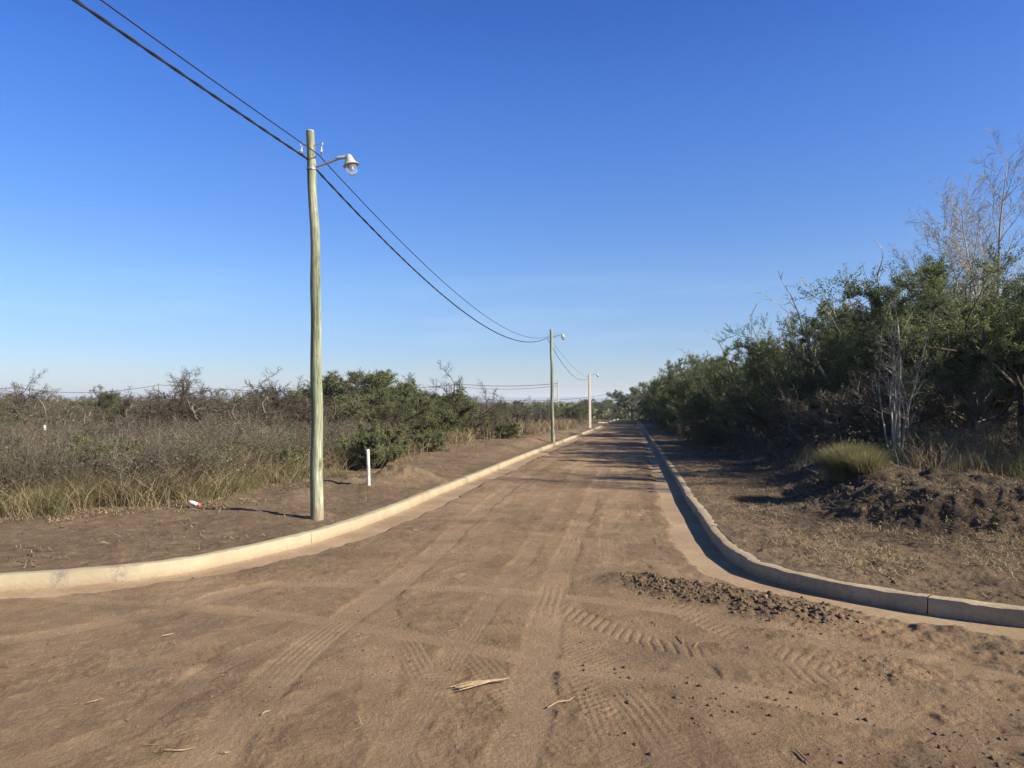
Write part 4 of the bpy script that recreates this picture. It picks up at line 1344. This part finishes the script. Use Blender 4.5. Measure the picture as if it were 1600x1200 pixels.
# tussock on the right bank
def tussock(px, py_base, D, h, n, label, mat, spread, seed):
    x0 = (px - 800) / F * D; z0 = th(x0, D) - 0.05
    rg = np.random.default_rng(seed)
    root = empty("grass_tussock", (x0, D, z0)); tag(root, label, "grass tussock")
    m = n; a = rg.uniform(0, 6.28, n)
    r = rg.random(n) ** 0.5 * spread * 0.8
    cx, cy = r * np.cos(a + rg.normal(0, 0.8, n)), r * np.sin(a + rg.normal(0, 0.8, n))
    phi = np.abs(rg.normal(0, 1, n)) * 0.7 + 1.1 * (r / spread) ** 1.5
    phi = np.minimum(phi, 2.5)
    hh = h * (0.55 + 0.5 * rg.random(n)) * (1 - 0.10 * phi)
    ld = np.stack([np.cos(a), np.sin(a)], 1)
    sd_ = rg.uniform(0, 6.28, n); sv = np.stack([np.cos(sd_), np.sin(sd_), sd_ * 0], 1) * 0.0035
    rows = []
    px_, py_, pz_ = cx.copy(), cy.copy(), np.zeros(n)
    for i_, wk in enumerate((1, 0.9, 0.6, 0.1)):
        if i_:
            an = phi * (i_ / 3.0)
            px_ = px_ + ld[:, 0] * np.sin(an) * hh / 3; py_ = py_ + ld[:, 1] * np.sin(an) * hh / 3; pz_ = pz_ + np.cos(an) * hh / 3
        c = np.stack([px_, py_, pz_], 1)
        rows += [c - sv * wk, c + sv * wk]
    V = np.stack(rows, 1).reshape(-1, 3); b = (np.arange(m) * 8)[:, None]
    f = np.concatenate([b + np.array([[0, 1, 3, 2]]), b + np.array([[2, 3, 5, 4]]), b + np.array([[4, 5, 7, 6]])], 0)
    mesh_np("grass_blades", V, f, mat, False, fattr={"var": np.tile(np.clip(rg.normal(0.62, 0.22, m) + 0.12 * phi, 0, 1), 3)}, parent=root)


tussock(1332, 790, 12.0, 0.66, 13000, "rounded pale green grass tussock on the right bank", M['grass_green'], 0.34, 1)
tussock(1350, 800, 11.5, 0.36, 1800, "small grass clump hanging in front of the rounded tussock on the right bank", M['grass_green'], 0.22, 2)
tussock(185, 790, 11.6, 0.50, 2600, "dense green grass clump at the front of the weeds left of the litter bottle", M['grass_green'], 0.35, 3)
tussock(70, 800, 11.0, 0.50, 2200, "green grass clump at the front of the weeds near the left edge", M['grass_green'], 0.34, 4)
tussock(355, 775, 13.1, 0.42, 1500, "small dark green grass clump between the litter bottle and the near pole", M['grass_green'], 0.22, 5)
tussock(1510, 790, 13.2, 0.5, 1000, "loose yellow green grass clump on the bank right of the bare sapling", M['grass_green'], 0.6, 7)
tussock(1580, 790, 12.8, 0.55, 1200, "loose yellow green grass clump on the bank at the right edge", M['grass_green'], 0.6, 8)
tussock(240, 790, 12.4, 0.55, 2200, "green grass clump right of the dense clump on the left verge", M['grass_green'], 0.4, 9)
tussock(130, 790, 11.4, 0.5, 2200, "green grass clump between the two others near the left edge", M['grass_green'], 0.4, 10)
tussock(525, 755, 15.5, 0.40, 1200, "yellow green grass clump just right of the near pole", M['grass_green'], 0.25, 6)

# straw litter
def litter(name, n, px0, px1, D0, D1, seed, edge_fn, label, hl=(0.04, 0.16), w_=0.005, mat='straw', power=1.0, cth=-0.15):
    x, y = scatter(n, px0, px1, D0, D1, seed, None, clump=0.7, cth=cth, power=power)
    k = edge_fn(x, y); x, y = x[k], y[k]
    rg = np.random.default_rng(seed + 9)
    z = terrain(x, y, True)[0]
    blades(name, x, y, rg.uniform(*hl, len(x)), w_ * (1 + 0.05 * y), 0, M[mat], label, "litter", seed + 2, z=z, flat=True)


litter("straw_litter", 42000, 1050, 1700, 5.2, 30, 161, lambda x, y: (sdist(x, y, terr_r)[0] > 0.22), "dry straw and grass scraps strewn over the right verge and bank", cth=-0.1)
litter("verge_litter", 42000, -100, 900, 7, 45, 163, lambda x, y: (sdist(x, y, terr_l)[0] > 0.25) & ((sdist(x, y, EL)[0] > -1.0) | (hsh(np.floor(x * 9e3), np.floor(y * 9e3), 1) < 0.10)), "dry straw and grass scraps along the edge of the left scrub", w_=0.009, cth=-0.15)
litter("root_litter", 5200, 1200, 1720, 8, 20, 167, lambda x, y: (sdist(x, y, ER)[0] > -0.7), "dark broken roots and twigs tangled over the right bank", (0.10, 0.38), 0.008, 'twig_grey', cth=-0.05)
litter("road_straw", 260, -50, 1650, 3.3, 14, 165, lambda x, y: (sdist(x, y, terr_l)[0] < -0.5) & (sdist(x, y, terr_r)[0] < -0.5), "tiny pale straw bits scattered on the dirt road", (0.02, 0.09), 0.004)

# clods
def clods(name, x, y, s, label, seed, sink=0.3):
    rg = np.random.default_rng(seed)
    t = (1 + 5 ** 0.5) / 2
    ico = np.array([(-1, t, 0), (1, t, 0), (-1, -t, 0), (1, -t, 0), (0, -1, t), (0, 1, t), (0, -1, -t), (0, 1, -t), (t, 0, -1), (t, 0, 1), (-t, 0, -1), (-t, 0, 1)], float)
    ico /= np.linalg.norm(ico[0])
    fc = np.array([(0, 11, 5), (0, 5, 1), (0, 1, 7), (0, 7, 10), (0, 10, 11), (1, 5, 9), (5, 11, 4), (11, 10, 2), (10, 7, 6), (7, 1, 8), (3, 9, 4), (3, 4, 2), (3, 2, 6), (3, 6, 8), (3, 8, 9), (4, 9, 5), (2, 4, 11), (6, 2, 10), (8, 6, 7), (9, 8, 1)])
    # one subdivision for shape
    V = [tuple(v) for v in ico]; cache = {}; nf = []
    def mid(a, b):
        k = (min(a, b), max(a, b))
        if k not in cache:
            p = (np.array(V[a]) + np.array(V[b])) / 2; p /= np.linalg.norm(p); V.append(tuple(p)); cache[k] = len(V) - 1
        return cache[k]
    for a, b, c in fc:
        ab, bc, ca = mid(a, b), mid(b, c), mid(c, a); nf += [(a, ab, ca), (b, bc, ab), (c, ca, bc), (ab, bc, ca)]
    V = np.array(V); fc = np.array(nf)
    z = terrain(x, y, True)[0]; m = len(x)
    sc = rg.uniform(0.45, 1.35, (m, 1, 3)) * s[:, None, None]
    VV = V[None] * (1 + rg.uniform(-0.22, 0.22, (m, len(V), 1))) * sc
    VV[:, :, 2] *= 0.75
    VV += np.stack([x, y, z + s * 0.05], 1)[:, None, :]
    F_ = (fc[None] + (np.arange(m) * len(V))[:, None, None]).reshape(-1, 3)
    var = np.repeat(np.clip(rg.normal(0.45, 0.25, m), 0, 1), len(fc))
    o = mesh_np(name, VV.reshape(-1, 3), F_, M['clod'], False, fattr={"var": var})
    tag(o, label, "clods", kind="stuff")


rg1 = np.random.default_rng(12)
x = rg1.uniform(1.0, 3.4, 22000); y = rg1.uniform(5.2, 8.4, 22000)
k = rg1.random(22000) < lumpy(x, y) ** 1.2; x, y = x[k][:4200], y[k][:4200]
clods("earth_clods", x, y, 0.003 + 0.022 * rg1.random(len(x)) ** 6, "heap of broken brown earth clods beside the right gutter", 14)
x, y = scatter(9000, -100, 1700, 3.2, 18, 171, None, clump=0.8, cth=0.10)
clods("loose_clods", x, y, 0.0018 + 0.010 * rg1.random(len(x)) ** 6, "small loose earth crumbs scattered over road and verges", 15)
x, y = scatter(2500, 1060, 1700, 6, 22, 172, None, clump=0.6, cth=0.05)
k = sdist(x, y, terr_r)[0] > 0.3; x, y = x[k], y[k]
clods("bank_clods", x, y, 0.004 + 0.030 * rg1.random(len(x)) ** 5, "dark earth lumps on the right verge and bank", 16)
x, y = scatter(1500, 900, 1750, 3.2, 5.6, 173, None, clump=0.5, cth=0.1)
k = sdist(x, y, terr_r)[0] < -0.7; x, y = x[k], y[k]
clods("churned_clods", x, y, 0.002 + 0.014 * rg1.random(len(x)) ** 5, "earth lumps in the churned ground at the lower right", 17)

# ------------------------------------------------------------------ poles
def wood_shaft(root, H, r0, r1, offs, top_mat=True):
    mb = MB(); pts = []; rad = []
    n = 60
    for i in range(n + 1):
        t = i / n; z = H * t
        ox = np.interp(t, [o[0] for o in offs], [o[1] for o in offs])
        ox += 0.006 * math.sin(z * 2.3) + 0.004 * math.sin(z * 5.1 + 1)
        pts.append((ox, 0.008 * math.sin(z * 1.7), z - (0.4 if i == 0 else 0)))
        rad.append((r0 + (r1 - r0) * t) * (1 + 0.035 * math.sin(z * 6.3) * math.sin(z * 1.9 + 2)))
    mb.tube(pts, rad, 22)
    mb.build("shaft", M['wood'], root)
    c = MB(); p = pts[-1]
    c.tube([(p[0], p[1], p[2] - 0.002), (p[0], p[1], p[2] + 0.008)], rad[-1] * 0.97, 22)
    c.build("cut_end", M['cut'], root)
    return pts[-1]


def lamp(root, base, side, s=1.0, low=False, wall=M['steel']):
    """bracket arm and hooded bulb lamp; base = arm root, side = unit vector"""
    s_ = Vector(side).normalized(); b = Vector(base)
    arm = MB()
    e1 = b + s_ * 0.40 * s + Vector((0, 0, 0.115 * s)); e2 = b + s_ * 0.46 * s + Vector((0, 0, 0.12 * s))
    arm.tube([b, b + s_ * 0.2 * s + Vector((0, 0, 0.055 * s)), e1, e2], [0.017 * s, 0.017 * s, 0.017 * s, 0.014 * s], 10)
    arm.box(b + s_ * 0.0, (0.05 * s, 0.05 * s, 0.10 * s))
    arm.build("lamp_arm", wall, root)
    tl = Matrix.Rotation(R(-14), 3, Vector((-s_.y, s_.x, 0)))
    c = e2 + s_ * 0.05 * s
    hd = MB()
    prof = [(0.0, 0.035), (0.02, 0.034), (0.036, 0.022), (0.045, 0.0), (0.062, -0.05), (0.085, -0.095), (0.108, -0.112), (0.110, -0.122), (0.100, -0.120), (0.075, -0.098), (0.04, -0.06), (0.0, -0.05)]
    hd.lathe([(r * s, z * s) for r, z in prof], c, 24, tl)
    hd.tube([e1 - s_ * 0.05 * s, e2 + s_ * 0.03 * s], [0.024 * s, 0.026 * s], 12)
    h = hd.build("lamp_head", M['alu'], root)
    gl = MB()
    gp = [(0.070, -0.105), (0.073, -0.14), (0.073, -0.19), (0.066, -0.225), (0.048, -0.250), (0.024, -0.264), (0.0, -0.268)]
    gl.lathe([(r * s, z * s) for r, z in gp], c, 24, tl)
    gl.build("lamp_glass", M['glass'], h)
    bl = MB()
    bp = [(0.0, -0.06), (0.018, -0.07), (0.018, -0.11), (0.03, -0.14), (0.034, -0.165), (0.026, -0.19), (0.0, -0.20)]
    bl.lathe([(r * s, z * s) for r, z in bp], c, 16, tl)
    bl.build("bulb", M['pvc'], h)


def hook(root, base, side, s=1.0):
    b = Vector(base); s_ = Vector(side).normalized()
    mb = MB(); pts = []
    pts = [b, b + s_ * 0.07 * s + Vector((0, 0, 0.015 * s))]
    for k in range(8):
        a = R(160 - k * 40)
        pts.append(b + s_ * (0.105 + 0.025 * math.cos(a)) * s + Vector((0, 0, 0.01 + 0.03 * math.sin(a))) * s)
    mb.tube(pts, 0.006 * s, 8)
    mb.build("wire_hook", M['steel'], root)
    cl = MB()
    cl.tube([b + s_ * 0.11 * s + Vector((0, 0, -0.02 * s)), b + s_ * 0.115 * s + Vector((0, 0.01, -0.09 * s))], [0.009 * s, 0.013 * s], 8)
    cl.tube([b + s_ * 0.12 * s + Vector((0, -0.02, -0.085 * s)), b + s_ * 0.10 * s + Vector((0, 0.05, -0.12 * s))], [0.014 * s, 0.008 * s], 8)
    cl.build("cable_clamp", M['alu'], root)


road_n = Vector((0.985, -0.17, 0))
P1D, P2D, P3D = 10.3, 37.3, 74.0
# near pole
b1 = at_depth(495, 803, P1D); t1 = at_depth(484.5, 205, P1D)
z1 = th(b1.x, b1.y)
pole1 = empty("utility_pole", (b1.x, b1.y, z1))
H1 = t1.z - z1
tp = wood_shaft(pole1, H1, 0.088, 0.055, [(0, 0), (0.12, -0.014), (0.3, -0.005), (0.5, -0.025), (0.75, -0.055), (1, t1.x - b1.x)])
tag(pole1, "nearest greenish wooden pole with a bulb street lamp, beside the left kerb", "utility pole", "poles along the left kerb")
def loc1(px, py): return at_depth(px, py, P1D) - Vector((b1.x, b1.y, z1))
lamp(pole1, loc1(490, 262), road_n)
ha = loc1(487, 228)
hook(pole1, ha + Vector((0.03, -0.02, 0)), (1, -0.1, 0))
hook(pole1, ha + Vector((-0.03, -0.02, 0)), (-1, -0.1, 0), 0.9)
bd = MB(); bp = loc1(487, 264)
bd.lathe([(0.064, -0.012), (0.067, -0.012), (0.067, 0.012), (0.064, 0.012)], (bp.x - 0.003, bp.y, bp.z), 24)
bd.build("steel_band", M['steel'], pole1)
# second pole
b2 = at_depth(864, 681, P2D); z2 = th(b2.x, b2.y); t2 = at_depth(861, 515, P2D)
pole2 = empty("utility_pole", (b2.x, b2.y, z2))
wood_shaft(pole2, t2.z - z2, 0.088, 0.062, [(0, 0), (0.3, -0.04), (0.6, -0.05), (1, t2.x - b2.x)])
tag(pole2, "second wooden pole from the camera with a small lamp, left verge", "utility pole", "poles along the left kerb")
la = at_depth(862, 527, P2D) - Vector((b2.x, b2.y, z2))
lamp(pole2, la, road_n, 1.05)
hook(pole2, la + Vector((-0.06, 0, 0.1)), (-1, 0, 0), 1.0); hook(pole2, la + Vector((0.06, 0, 0.1)), (1, 0, 0), 1.0)


def concrete_pole(bx, by, topz, w0, w1, label, group):
    z = th(bx, by); r = empty("concrete_pole", (bx, by, z)); H = topz - z
    mb = MB(); b0 = 0
    for zz, wd in ((-0.3, w0), (H, w1)):
        for sx, sy in ((-1, -1), (1, -1), (1, 1), (-1, 1)):
            mb.v.append(Vector((sx * wd / 2, sy * wd / 2 * 0.8, zz)))
    mb.f = [(0, 1, 5, 4), (1, 2, 6, 5), (2, 3, 7, 6), (3, 0, 4, 7), (4, 5, 6, 7)]
    mb.build("shaft", M['concrete'], r, False, bevel=0.015)
    tag(r, label, "utility pole", group)
    return r


b3 = at_depth(921.5, 667, P3D); t3 = at_depth(920, 584, P3D)
pole3 = concrete_pole(b3.x, b3.y, t3.z, 0.27, 0.21, "pale square concrete pole with a lamp at the side street corner", "poles along the left kerb")
pole3.rotation_euler = (0, 0, R(12))
la3 = Vector((0.1, 0, t3.z - th(b3.x, b3.y) - 0.15))
lamp(pole3, la3, (1, -0.1, 0), 1.3)
hook(pole3, la3 + Vector((-0.2, 0, 0)), (-1, 0, 0), 1.3)
b4 = at_depth(872, 655, 112); t4 = at_depth(870.5, 595, 112)
pole4 = concrete_pole(b4.x, 112, t4.z, 0.27, 0.2, "slimmer pale concrete pole without a lamp, behind the second wooden pole", "poles of the side street line")
pole4.rotation_euler = (0, 0, R(12))


def thin_pole(px, D, ptop, label):
    x = (px - 800) / F * D; z = th(x, D); top = at_depth(px, ptop, D).z
    r = empty("distant_pole", (x, D, z))
    mb = MB(); mb.tube([(0, 0, -0.3), (0, 0, top - z)], [0.13, 0.09], 10); mb.build("shaft", M['wood'], r)
    cb = MB(); cb.box((0, 0, top - z - 0.25), (0.5, 0.08, 0.08)); cb.build("crossarm", M['wood'], r, False)
    tag(r, label, "utility pole", "distant poles in the scrub")
    return Vector((x, D, top - 0.25))


d1 = thin_pole(722, 128, 598, "thin dark distant pole right of the round bare grey tree")
d2 = thin_pole(248, 128, 599, "thin distant pole beside the crooked bare tree on the left")
d3 = thin_pole(30, 135, 604, "thin distant pole near the left edge of the photo")

# ------------------------------------------------------------------ cables
def on_plane(px, py, A, B):
    """point of the vertical plane through A and B seen at photo pixel px,py"""
    r = ray(px, py); n = Vector((-(B.y - A.y), B.x - A.x, 0))
    t = (A - Vector((0, 0, CAMH))).dot(n) / r.dot(n)
    return Vector((0, 0, CAMH)) + r * t


def span(A, B, fit=None, sag=0.5, n=40):
    if fit:
        q = on_plane(fit[0], fit[1], A, B)
        t = (q - A).xy.length / (B - A).xy.length
        sag = ((A.z + (B.z - A.z) * t) - q.z) / (4 * t * (1 - t))
    print("sag", round(sag, 2), "len", round((B - A).length, 1))
    return [A.lerp(B, k / n) - Vector((0, 0, 4 * sag * (k / n) * (1 - k / n))) for k in range(n + 1)]


def cable(spans, r, label, twist=0, group="overhead cables on the roadside poles"):
    mb = MB(); pts = []
    for s in spans: pts += s if not pts else s[1:]
    if twist:
        # resample finely, two conductors wound round each other
        P_ = [pts[0]]; 
        fine = []
        for a, b in zip(pts[:-1], pts[1:]):
            m = max(2, int((b - a).length / 0.06)) if a.y < 36 else 2
            fine += [a.lerp(b, i / m) for i in range(m)]
        fine.append(pts[-1])
        L = 0; o1 = []; o2 = []
        for i, p in enumerate(fine):
            if i: L += (p - fine[i - 1]).length
            a = L / 0.7 * 2 * math.pi
            off = Vector((math.cos(a), 0, math.sin(a))) * r * 0.45
            o1.append(p + off); o2.append(p - off)
        mb.tube(o1, r * 0.85, 6); mb.tube(o2, r * 0.85, 6)
    else:
        mb.tube(pts, r, 8)
    o = mb.build("overhead_cable", M['black'], None)
    tag(o, label, "cable", group)


W1 = Vector((b1.x, b1.y, z1))
A1 = at_depth(477, 246, P1D - 0.02)
A2 = at_depth(855, 528, P2D)
A3 = at_depth(918, 591, P3D)
dirb = (A1 - A2); dirb.z = 0; dirb.normalize()
A0 = A1 + dirb * 27.5; A0.z = A1.z + 0.5
cable([span(A0, A1, (250, 92)), span(A1, A2, (700, 468)), span(A2, A3, (892, 584))], 0.013, "thick twisted black cable sagging between the roadside poles", 1)
C1 = at_depth(497, 241, P1D - 0.05)
C2 = at_depth(857, 526, P2D - 0.1)
C3 = at_depth(919, 589, P3D)
dirc = (C1 - C2); dirc.z = 0; dirc.normalize()
C0 = C1 + dirc * 27.5; C0.z = C1.z + 0.5
cable([span(C0, C1, (290, 95)), span(C1, C2, (700, 447)), span(C2, C3, (893, 571))], 0.007, "thin black wire running above the thick cable between the roadside poles")
E4 = Vector((t4.x, 112, t4.z - 0.4))
cable([span(E4, d1, sag=0.35, n=16), span(d1, d2, sag=1.2, n=16), span(d2, d3, (120, 613.5), n=16), span(d3, d3 + Vector((-45, 3, 1.0)), sag=0.8, n=8)], 0.035, "distant wire low over the left scrub", group="distant wires")
d1b = d1 - Vector((0, 0, 0.45)); 
cable([span(E4 - Vector((0, 0, 0.35)), d1b, sag=0.45, n=16)], 0.025, "lower of the two distant wires left of the second pole", group="distant wires")
R4 = at_depth(1000, 604, 125)
cable([span(at_depth(740, 622, 150), at_depth(962, 614, 150), (850, 626), n=24)], 0.03, "faintest distant wire just above the scrub right of the second pole", group="distant wires")

# ------------------------------------------------------------------ marker post and small posts
def marker(px, py, D, ptop, wd, label):
    q = at_depth(px, py, D); z = th(q.x, D)
    top = at_depth(px, ptop, D).z
    r = empty("marker_post", (q.x, D, z))
    mb = MB(); H = top - z
    mb.tube([(0.015, 0, -0.15), (0.012, 0, 0.0), (0.004, 0, H * 0.5), (-0.008, 0, H - 0.012), (-0.008, 0, H)], [wd / 2, wd / 2, wd / 2, wd / 2, wd / 2 * 0.9], 18)
    mb.build("post", M['pvc'], r)
    sm = MB()
    for (zz, a0) in ((H * 0.42, 4.4), (H * 0.47, 4.8), (H * 0.53, 4.5), (H * 0.36, 4.7), (H * 0.30, 4.6)):
        cx = 0.015 - 0.023 * zz / H
        sm.tube([(cx + (wd / 2 + 0.001) * math.cos(a), (wd / 2 + 0.001) * math.sin(a), zz + 0.012 * math.sin(a * 9)) for a in np.linspace(a0, a0 + 0.7, 6)], 0.0022, 5)
    sm.build("paint_marks", M['red'], r)
    tag(r, label, "marker post")


MPD = 13.6
marker(575, 766, MPD, 702, 0.062, "slim white marker post with faint red marks right of the near pole")
for (px, D, pt, pb, lb) in ((125, 52, 625, 645, "small white post tip showing above the scrub near the left edge"),
                            (451, 27, 653, 668, "first short pale fence post half hidden in the scrub left of the near pole"),
                            (478, 27.5, 655, 670, "second short pale fence post right next to the near pole"),
                            (70, 23, 664, 690, "short pale fence post hidden in twigs near the left edge")):
    x = (px - 800) / F * D; z = th(x, D); top = at_depth(px, pt, D).z
    mb = MB(); mb.tube([(0, 0, -0.1), (0, 0, top - z - 0.03), (0, 0, top - z)], [0.055, 0.05, 0.03], 8)
    o = mb.build("fence_post", M['pvc'], None); o.location = (x, D, z); tag(o, lb, "post", "pale posts in the left scrub")

# ------------------------------------------------------------------ litter bottle
def bottle():
    px, D = 306, 11.5
    x = (px - 800) / F * D; z = th(x, D)
    r = empty("litter_bottle", (x, D, z + 0.04), 0); r.scale = (0.75, 0.75, 0.75)
    r.rotation_euler = (R(12), R(-62), R(25))
    b = MB(); b.lathe([(0.0, -0.11), (0.035, -0.11), (0.042, -0.10), (0.042, 0.03), (0.040, 0.06), (0.022, 0.10), (0.013, 0.115), (0.013, 0.135), (0.0, 0.135)], (0, 0, 0), 14)
    for i, v in enumerate(b.v):
        v.x += 0.007 * math.sin(v.z * 60 + i); v.y *= 0.8
    mclear = mat_plain("clear_plastic", (0.42, 0.45, 0.47), 0.15, 0, 0.6)
    b.build("bottle_body", mclear, r)
    l = MB(); l.lathe([(0.046, -0.10), (0.048, -0.08), (0.047, -0.05), (0.045, -0.04)], (0, 0, 0), 14)
    l.build("bottle_label", M['red'], r)
    c = MB(); c.lathe([(0.0, 0.14), (0.016, 0.14), (0.016, 0.118), (0.0, 0.118)], (0, 0, 0), 12); c.build("bottle_cap", M['red'], r)
    tag(r, "crushed clear plastic bottle with a red label lying at the edge of the grass", "bottle")
bottle()

# scraps of pale paper near the verge
for i, (px, py) in enumerate(((762, 686), (1405 - 560, 676))):
    pass

# ------------------------------------------------------------------ sticks on the road
def stick(pix, r, label, name="twig", flat=1.0, h=0.012, wob=0.0):
    pts = []
    for (px, py) in pix:
        gx, gy = gpt(px, py, 0.03)
        pts.append((gx, gy))
    xs = np.array([p[0] for p in pts]); ys = np.array([p[1] for p in pts]); z = terrain(xs, ys, True)[0]
    zb = float(np.max(z)) if len(pts) < 3 else None
    ox, oy, oz = xs.mean(), ys.mean(), z.mean()
    mb = MB()
    P_ = [Vector((xs[i] - ox, ys[i] - oy, max(z[i], z.mean() - 0.004) + h - oz)) for i in range(len(pts))]
    n = len(P_)
    mb.tube(P_, [r * (1 - 0.6 * abs(2 * i / max(1, n - 1) - 0.8)) for i in range(n)], 7)
    o = mb.build(name, M['stick'], None)
    o.location = (ox, oy, oz)
    tag(o, label, "stick", "dry sticks lying on the road")


def split_cane():
    a = gpt(706, 1075, .03); b = gpt(797, 1060, .03)
    c = Vector(((a[0] + b[0]) / 2, (a[1] + b[1]) / 2)); L = math.hypot(b[0] - a[0], b[1] - a[1])
    z = float(terrain(np.array([c.x]), np.array([c.y]))[0][0])
    r = empty("split_branch", (c.x, c.y, z + 0.012), math.atan2(b[1] - a[1], b[0] - a[0]))
    mb = MB()
    rg = random.Random(2)
    for (off, sp, th_) in ((0.0, 0.0, 0.007), (0.012, 0.035, 0.005), (-0.01, -0.03, 0.005), (0.004, 0.015, 0.004)):
        mb.tube([(-L / 2 + rg.uniform(0, .04), sp, 0.004), (-L * 0.2, off + sp * 0.5, 0.012 + off * 0.3), (L * 0.15, off * 0.5, 0.014), (L / 2 - rg.uniform(0, .05), 0.003, 0.008)], [0.003, th_, th_ * 1.1, 0.004], 7)
    mb.build("split_wood", M['stick'], r)
    tag(r, "flat split pale branch lying across the wheel track at the bottom centre", "branch")
split_cane()
STK = [([(855, 1104), (872, 1096), (888, 1095), (899, 1087)], .0055, "thin curved pale twig right of the flat split branch"),
       ([(256, 1176), (275, 1177), (290, 1174), (306, 1170)], .004, "thin pale twig at the bottom left of the road"),
       ([(253, 996), (262, 993), (271, 991)], .005, "short pale stick on the left part of the road below the kerb"),
       ([(136, 1098), (150, 1096), (162, 1093)], .004, "short dull twig near the left edge of the road"),
       ([(344, 1175), (352, 1177), (360, 1175)], .004, "stub of twig right of the thin twig at the bottom left"),
       ([(346, 1064), (350, 1063), (354, 1064)], .004, "tiny pale stick above the bottom left twigs"),
       ([(408, 1122), (414, 1117), (422, 1115)], .005, "small pale chip between the left wheel tracks"),
       ([(1060, 995), (1066, 1003), (1069, 1012)], .005, "short dark bent twig below the heap of clods"),
       ([(1090, 1010), (1086, 1016)], .004, "tiny pale stick beneath the heap of clods"),
       ([(1244, 1178), (1256, 1190), (1268, 1199)], .006, "pale stick at the bottom edge right of centre"),
       ([(640, 828), (646, 830), (652, 829)], .006, "small pale chip lying near the left gutter"),
       ([(700, 990), (712, 987)], .004, "tiny pale chip at the crossing of the wheel tracks")]
for s in STK: stick(*s)

# ------------------------------------------------------------------ air
def haze():
    mb = MB(); mb.box((0, 3500, 26), (16000, 9000, 74))
    m = bpy.data.materials.new("haze_air"); m.use_nodes = True; t = m.node_tree
    for n_ in list(t.nodes):
        if n_.type == 'BSDF_PRINCIPLED': t.nodes.remove(n_)
    v = t.nodes.new("ShaderNodeVolumePrincipled")
    v.inputs["Color"].default_value = (0.80, 0.88, 1.0, 1)
    v.inputs["Density"].default_value = 0.00022
    v.inputs["Anisotropy"].default_value = 0.2
    t.links.new(v.outputs[0], t.nodes["Material Output"].inputs["Volume"])
    o = mb.build("haze", m, None, False)
    tag(o, "thin pale blue haze over the plain", "haze", kind="stuff")
haze()

# ------------------------------------------------------------------ tell small sets of look-alikes apart by their order across the view
def order_labels():
    sets = {}
    for o in bpy.data.objects:
        if o.parent is None and "label" in o and o.get("group"): sets.setdefault(o["label"], []).append(o)
    words = ["leftmost", "second from left", "third from left", "fourth from left", "fifth from left", "sixth from left", "seventh from left", "eighth from left", "ninth from left", "tenth from left", "eleventh from left", "twelfth from left"]
    for lb, os_ in sets.items():
        if not 2 <= len(os_) <= 12: continue
        os_.sort(key=lambda o: o.location.x / max(0.1, o.location.y))
        for i, o in enumerate(os_):
            new = lb + ", " + ("rightmost" if i == len(os_) - 1 else words[i])
            if len(new.split()) <= 16: o["label"] = new
order_labels()
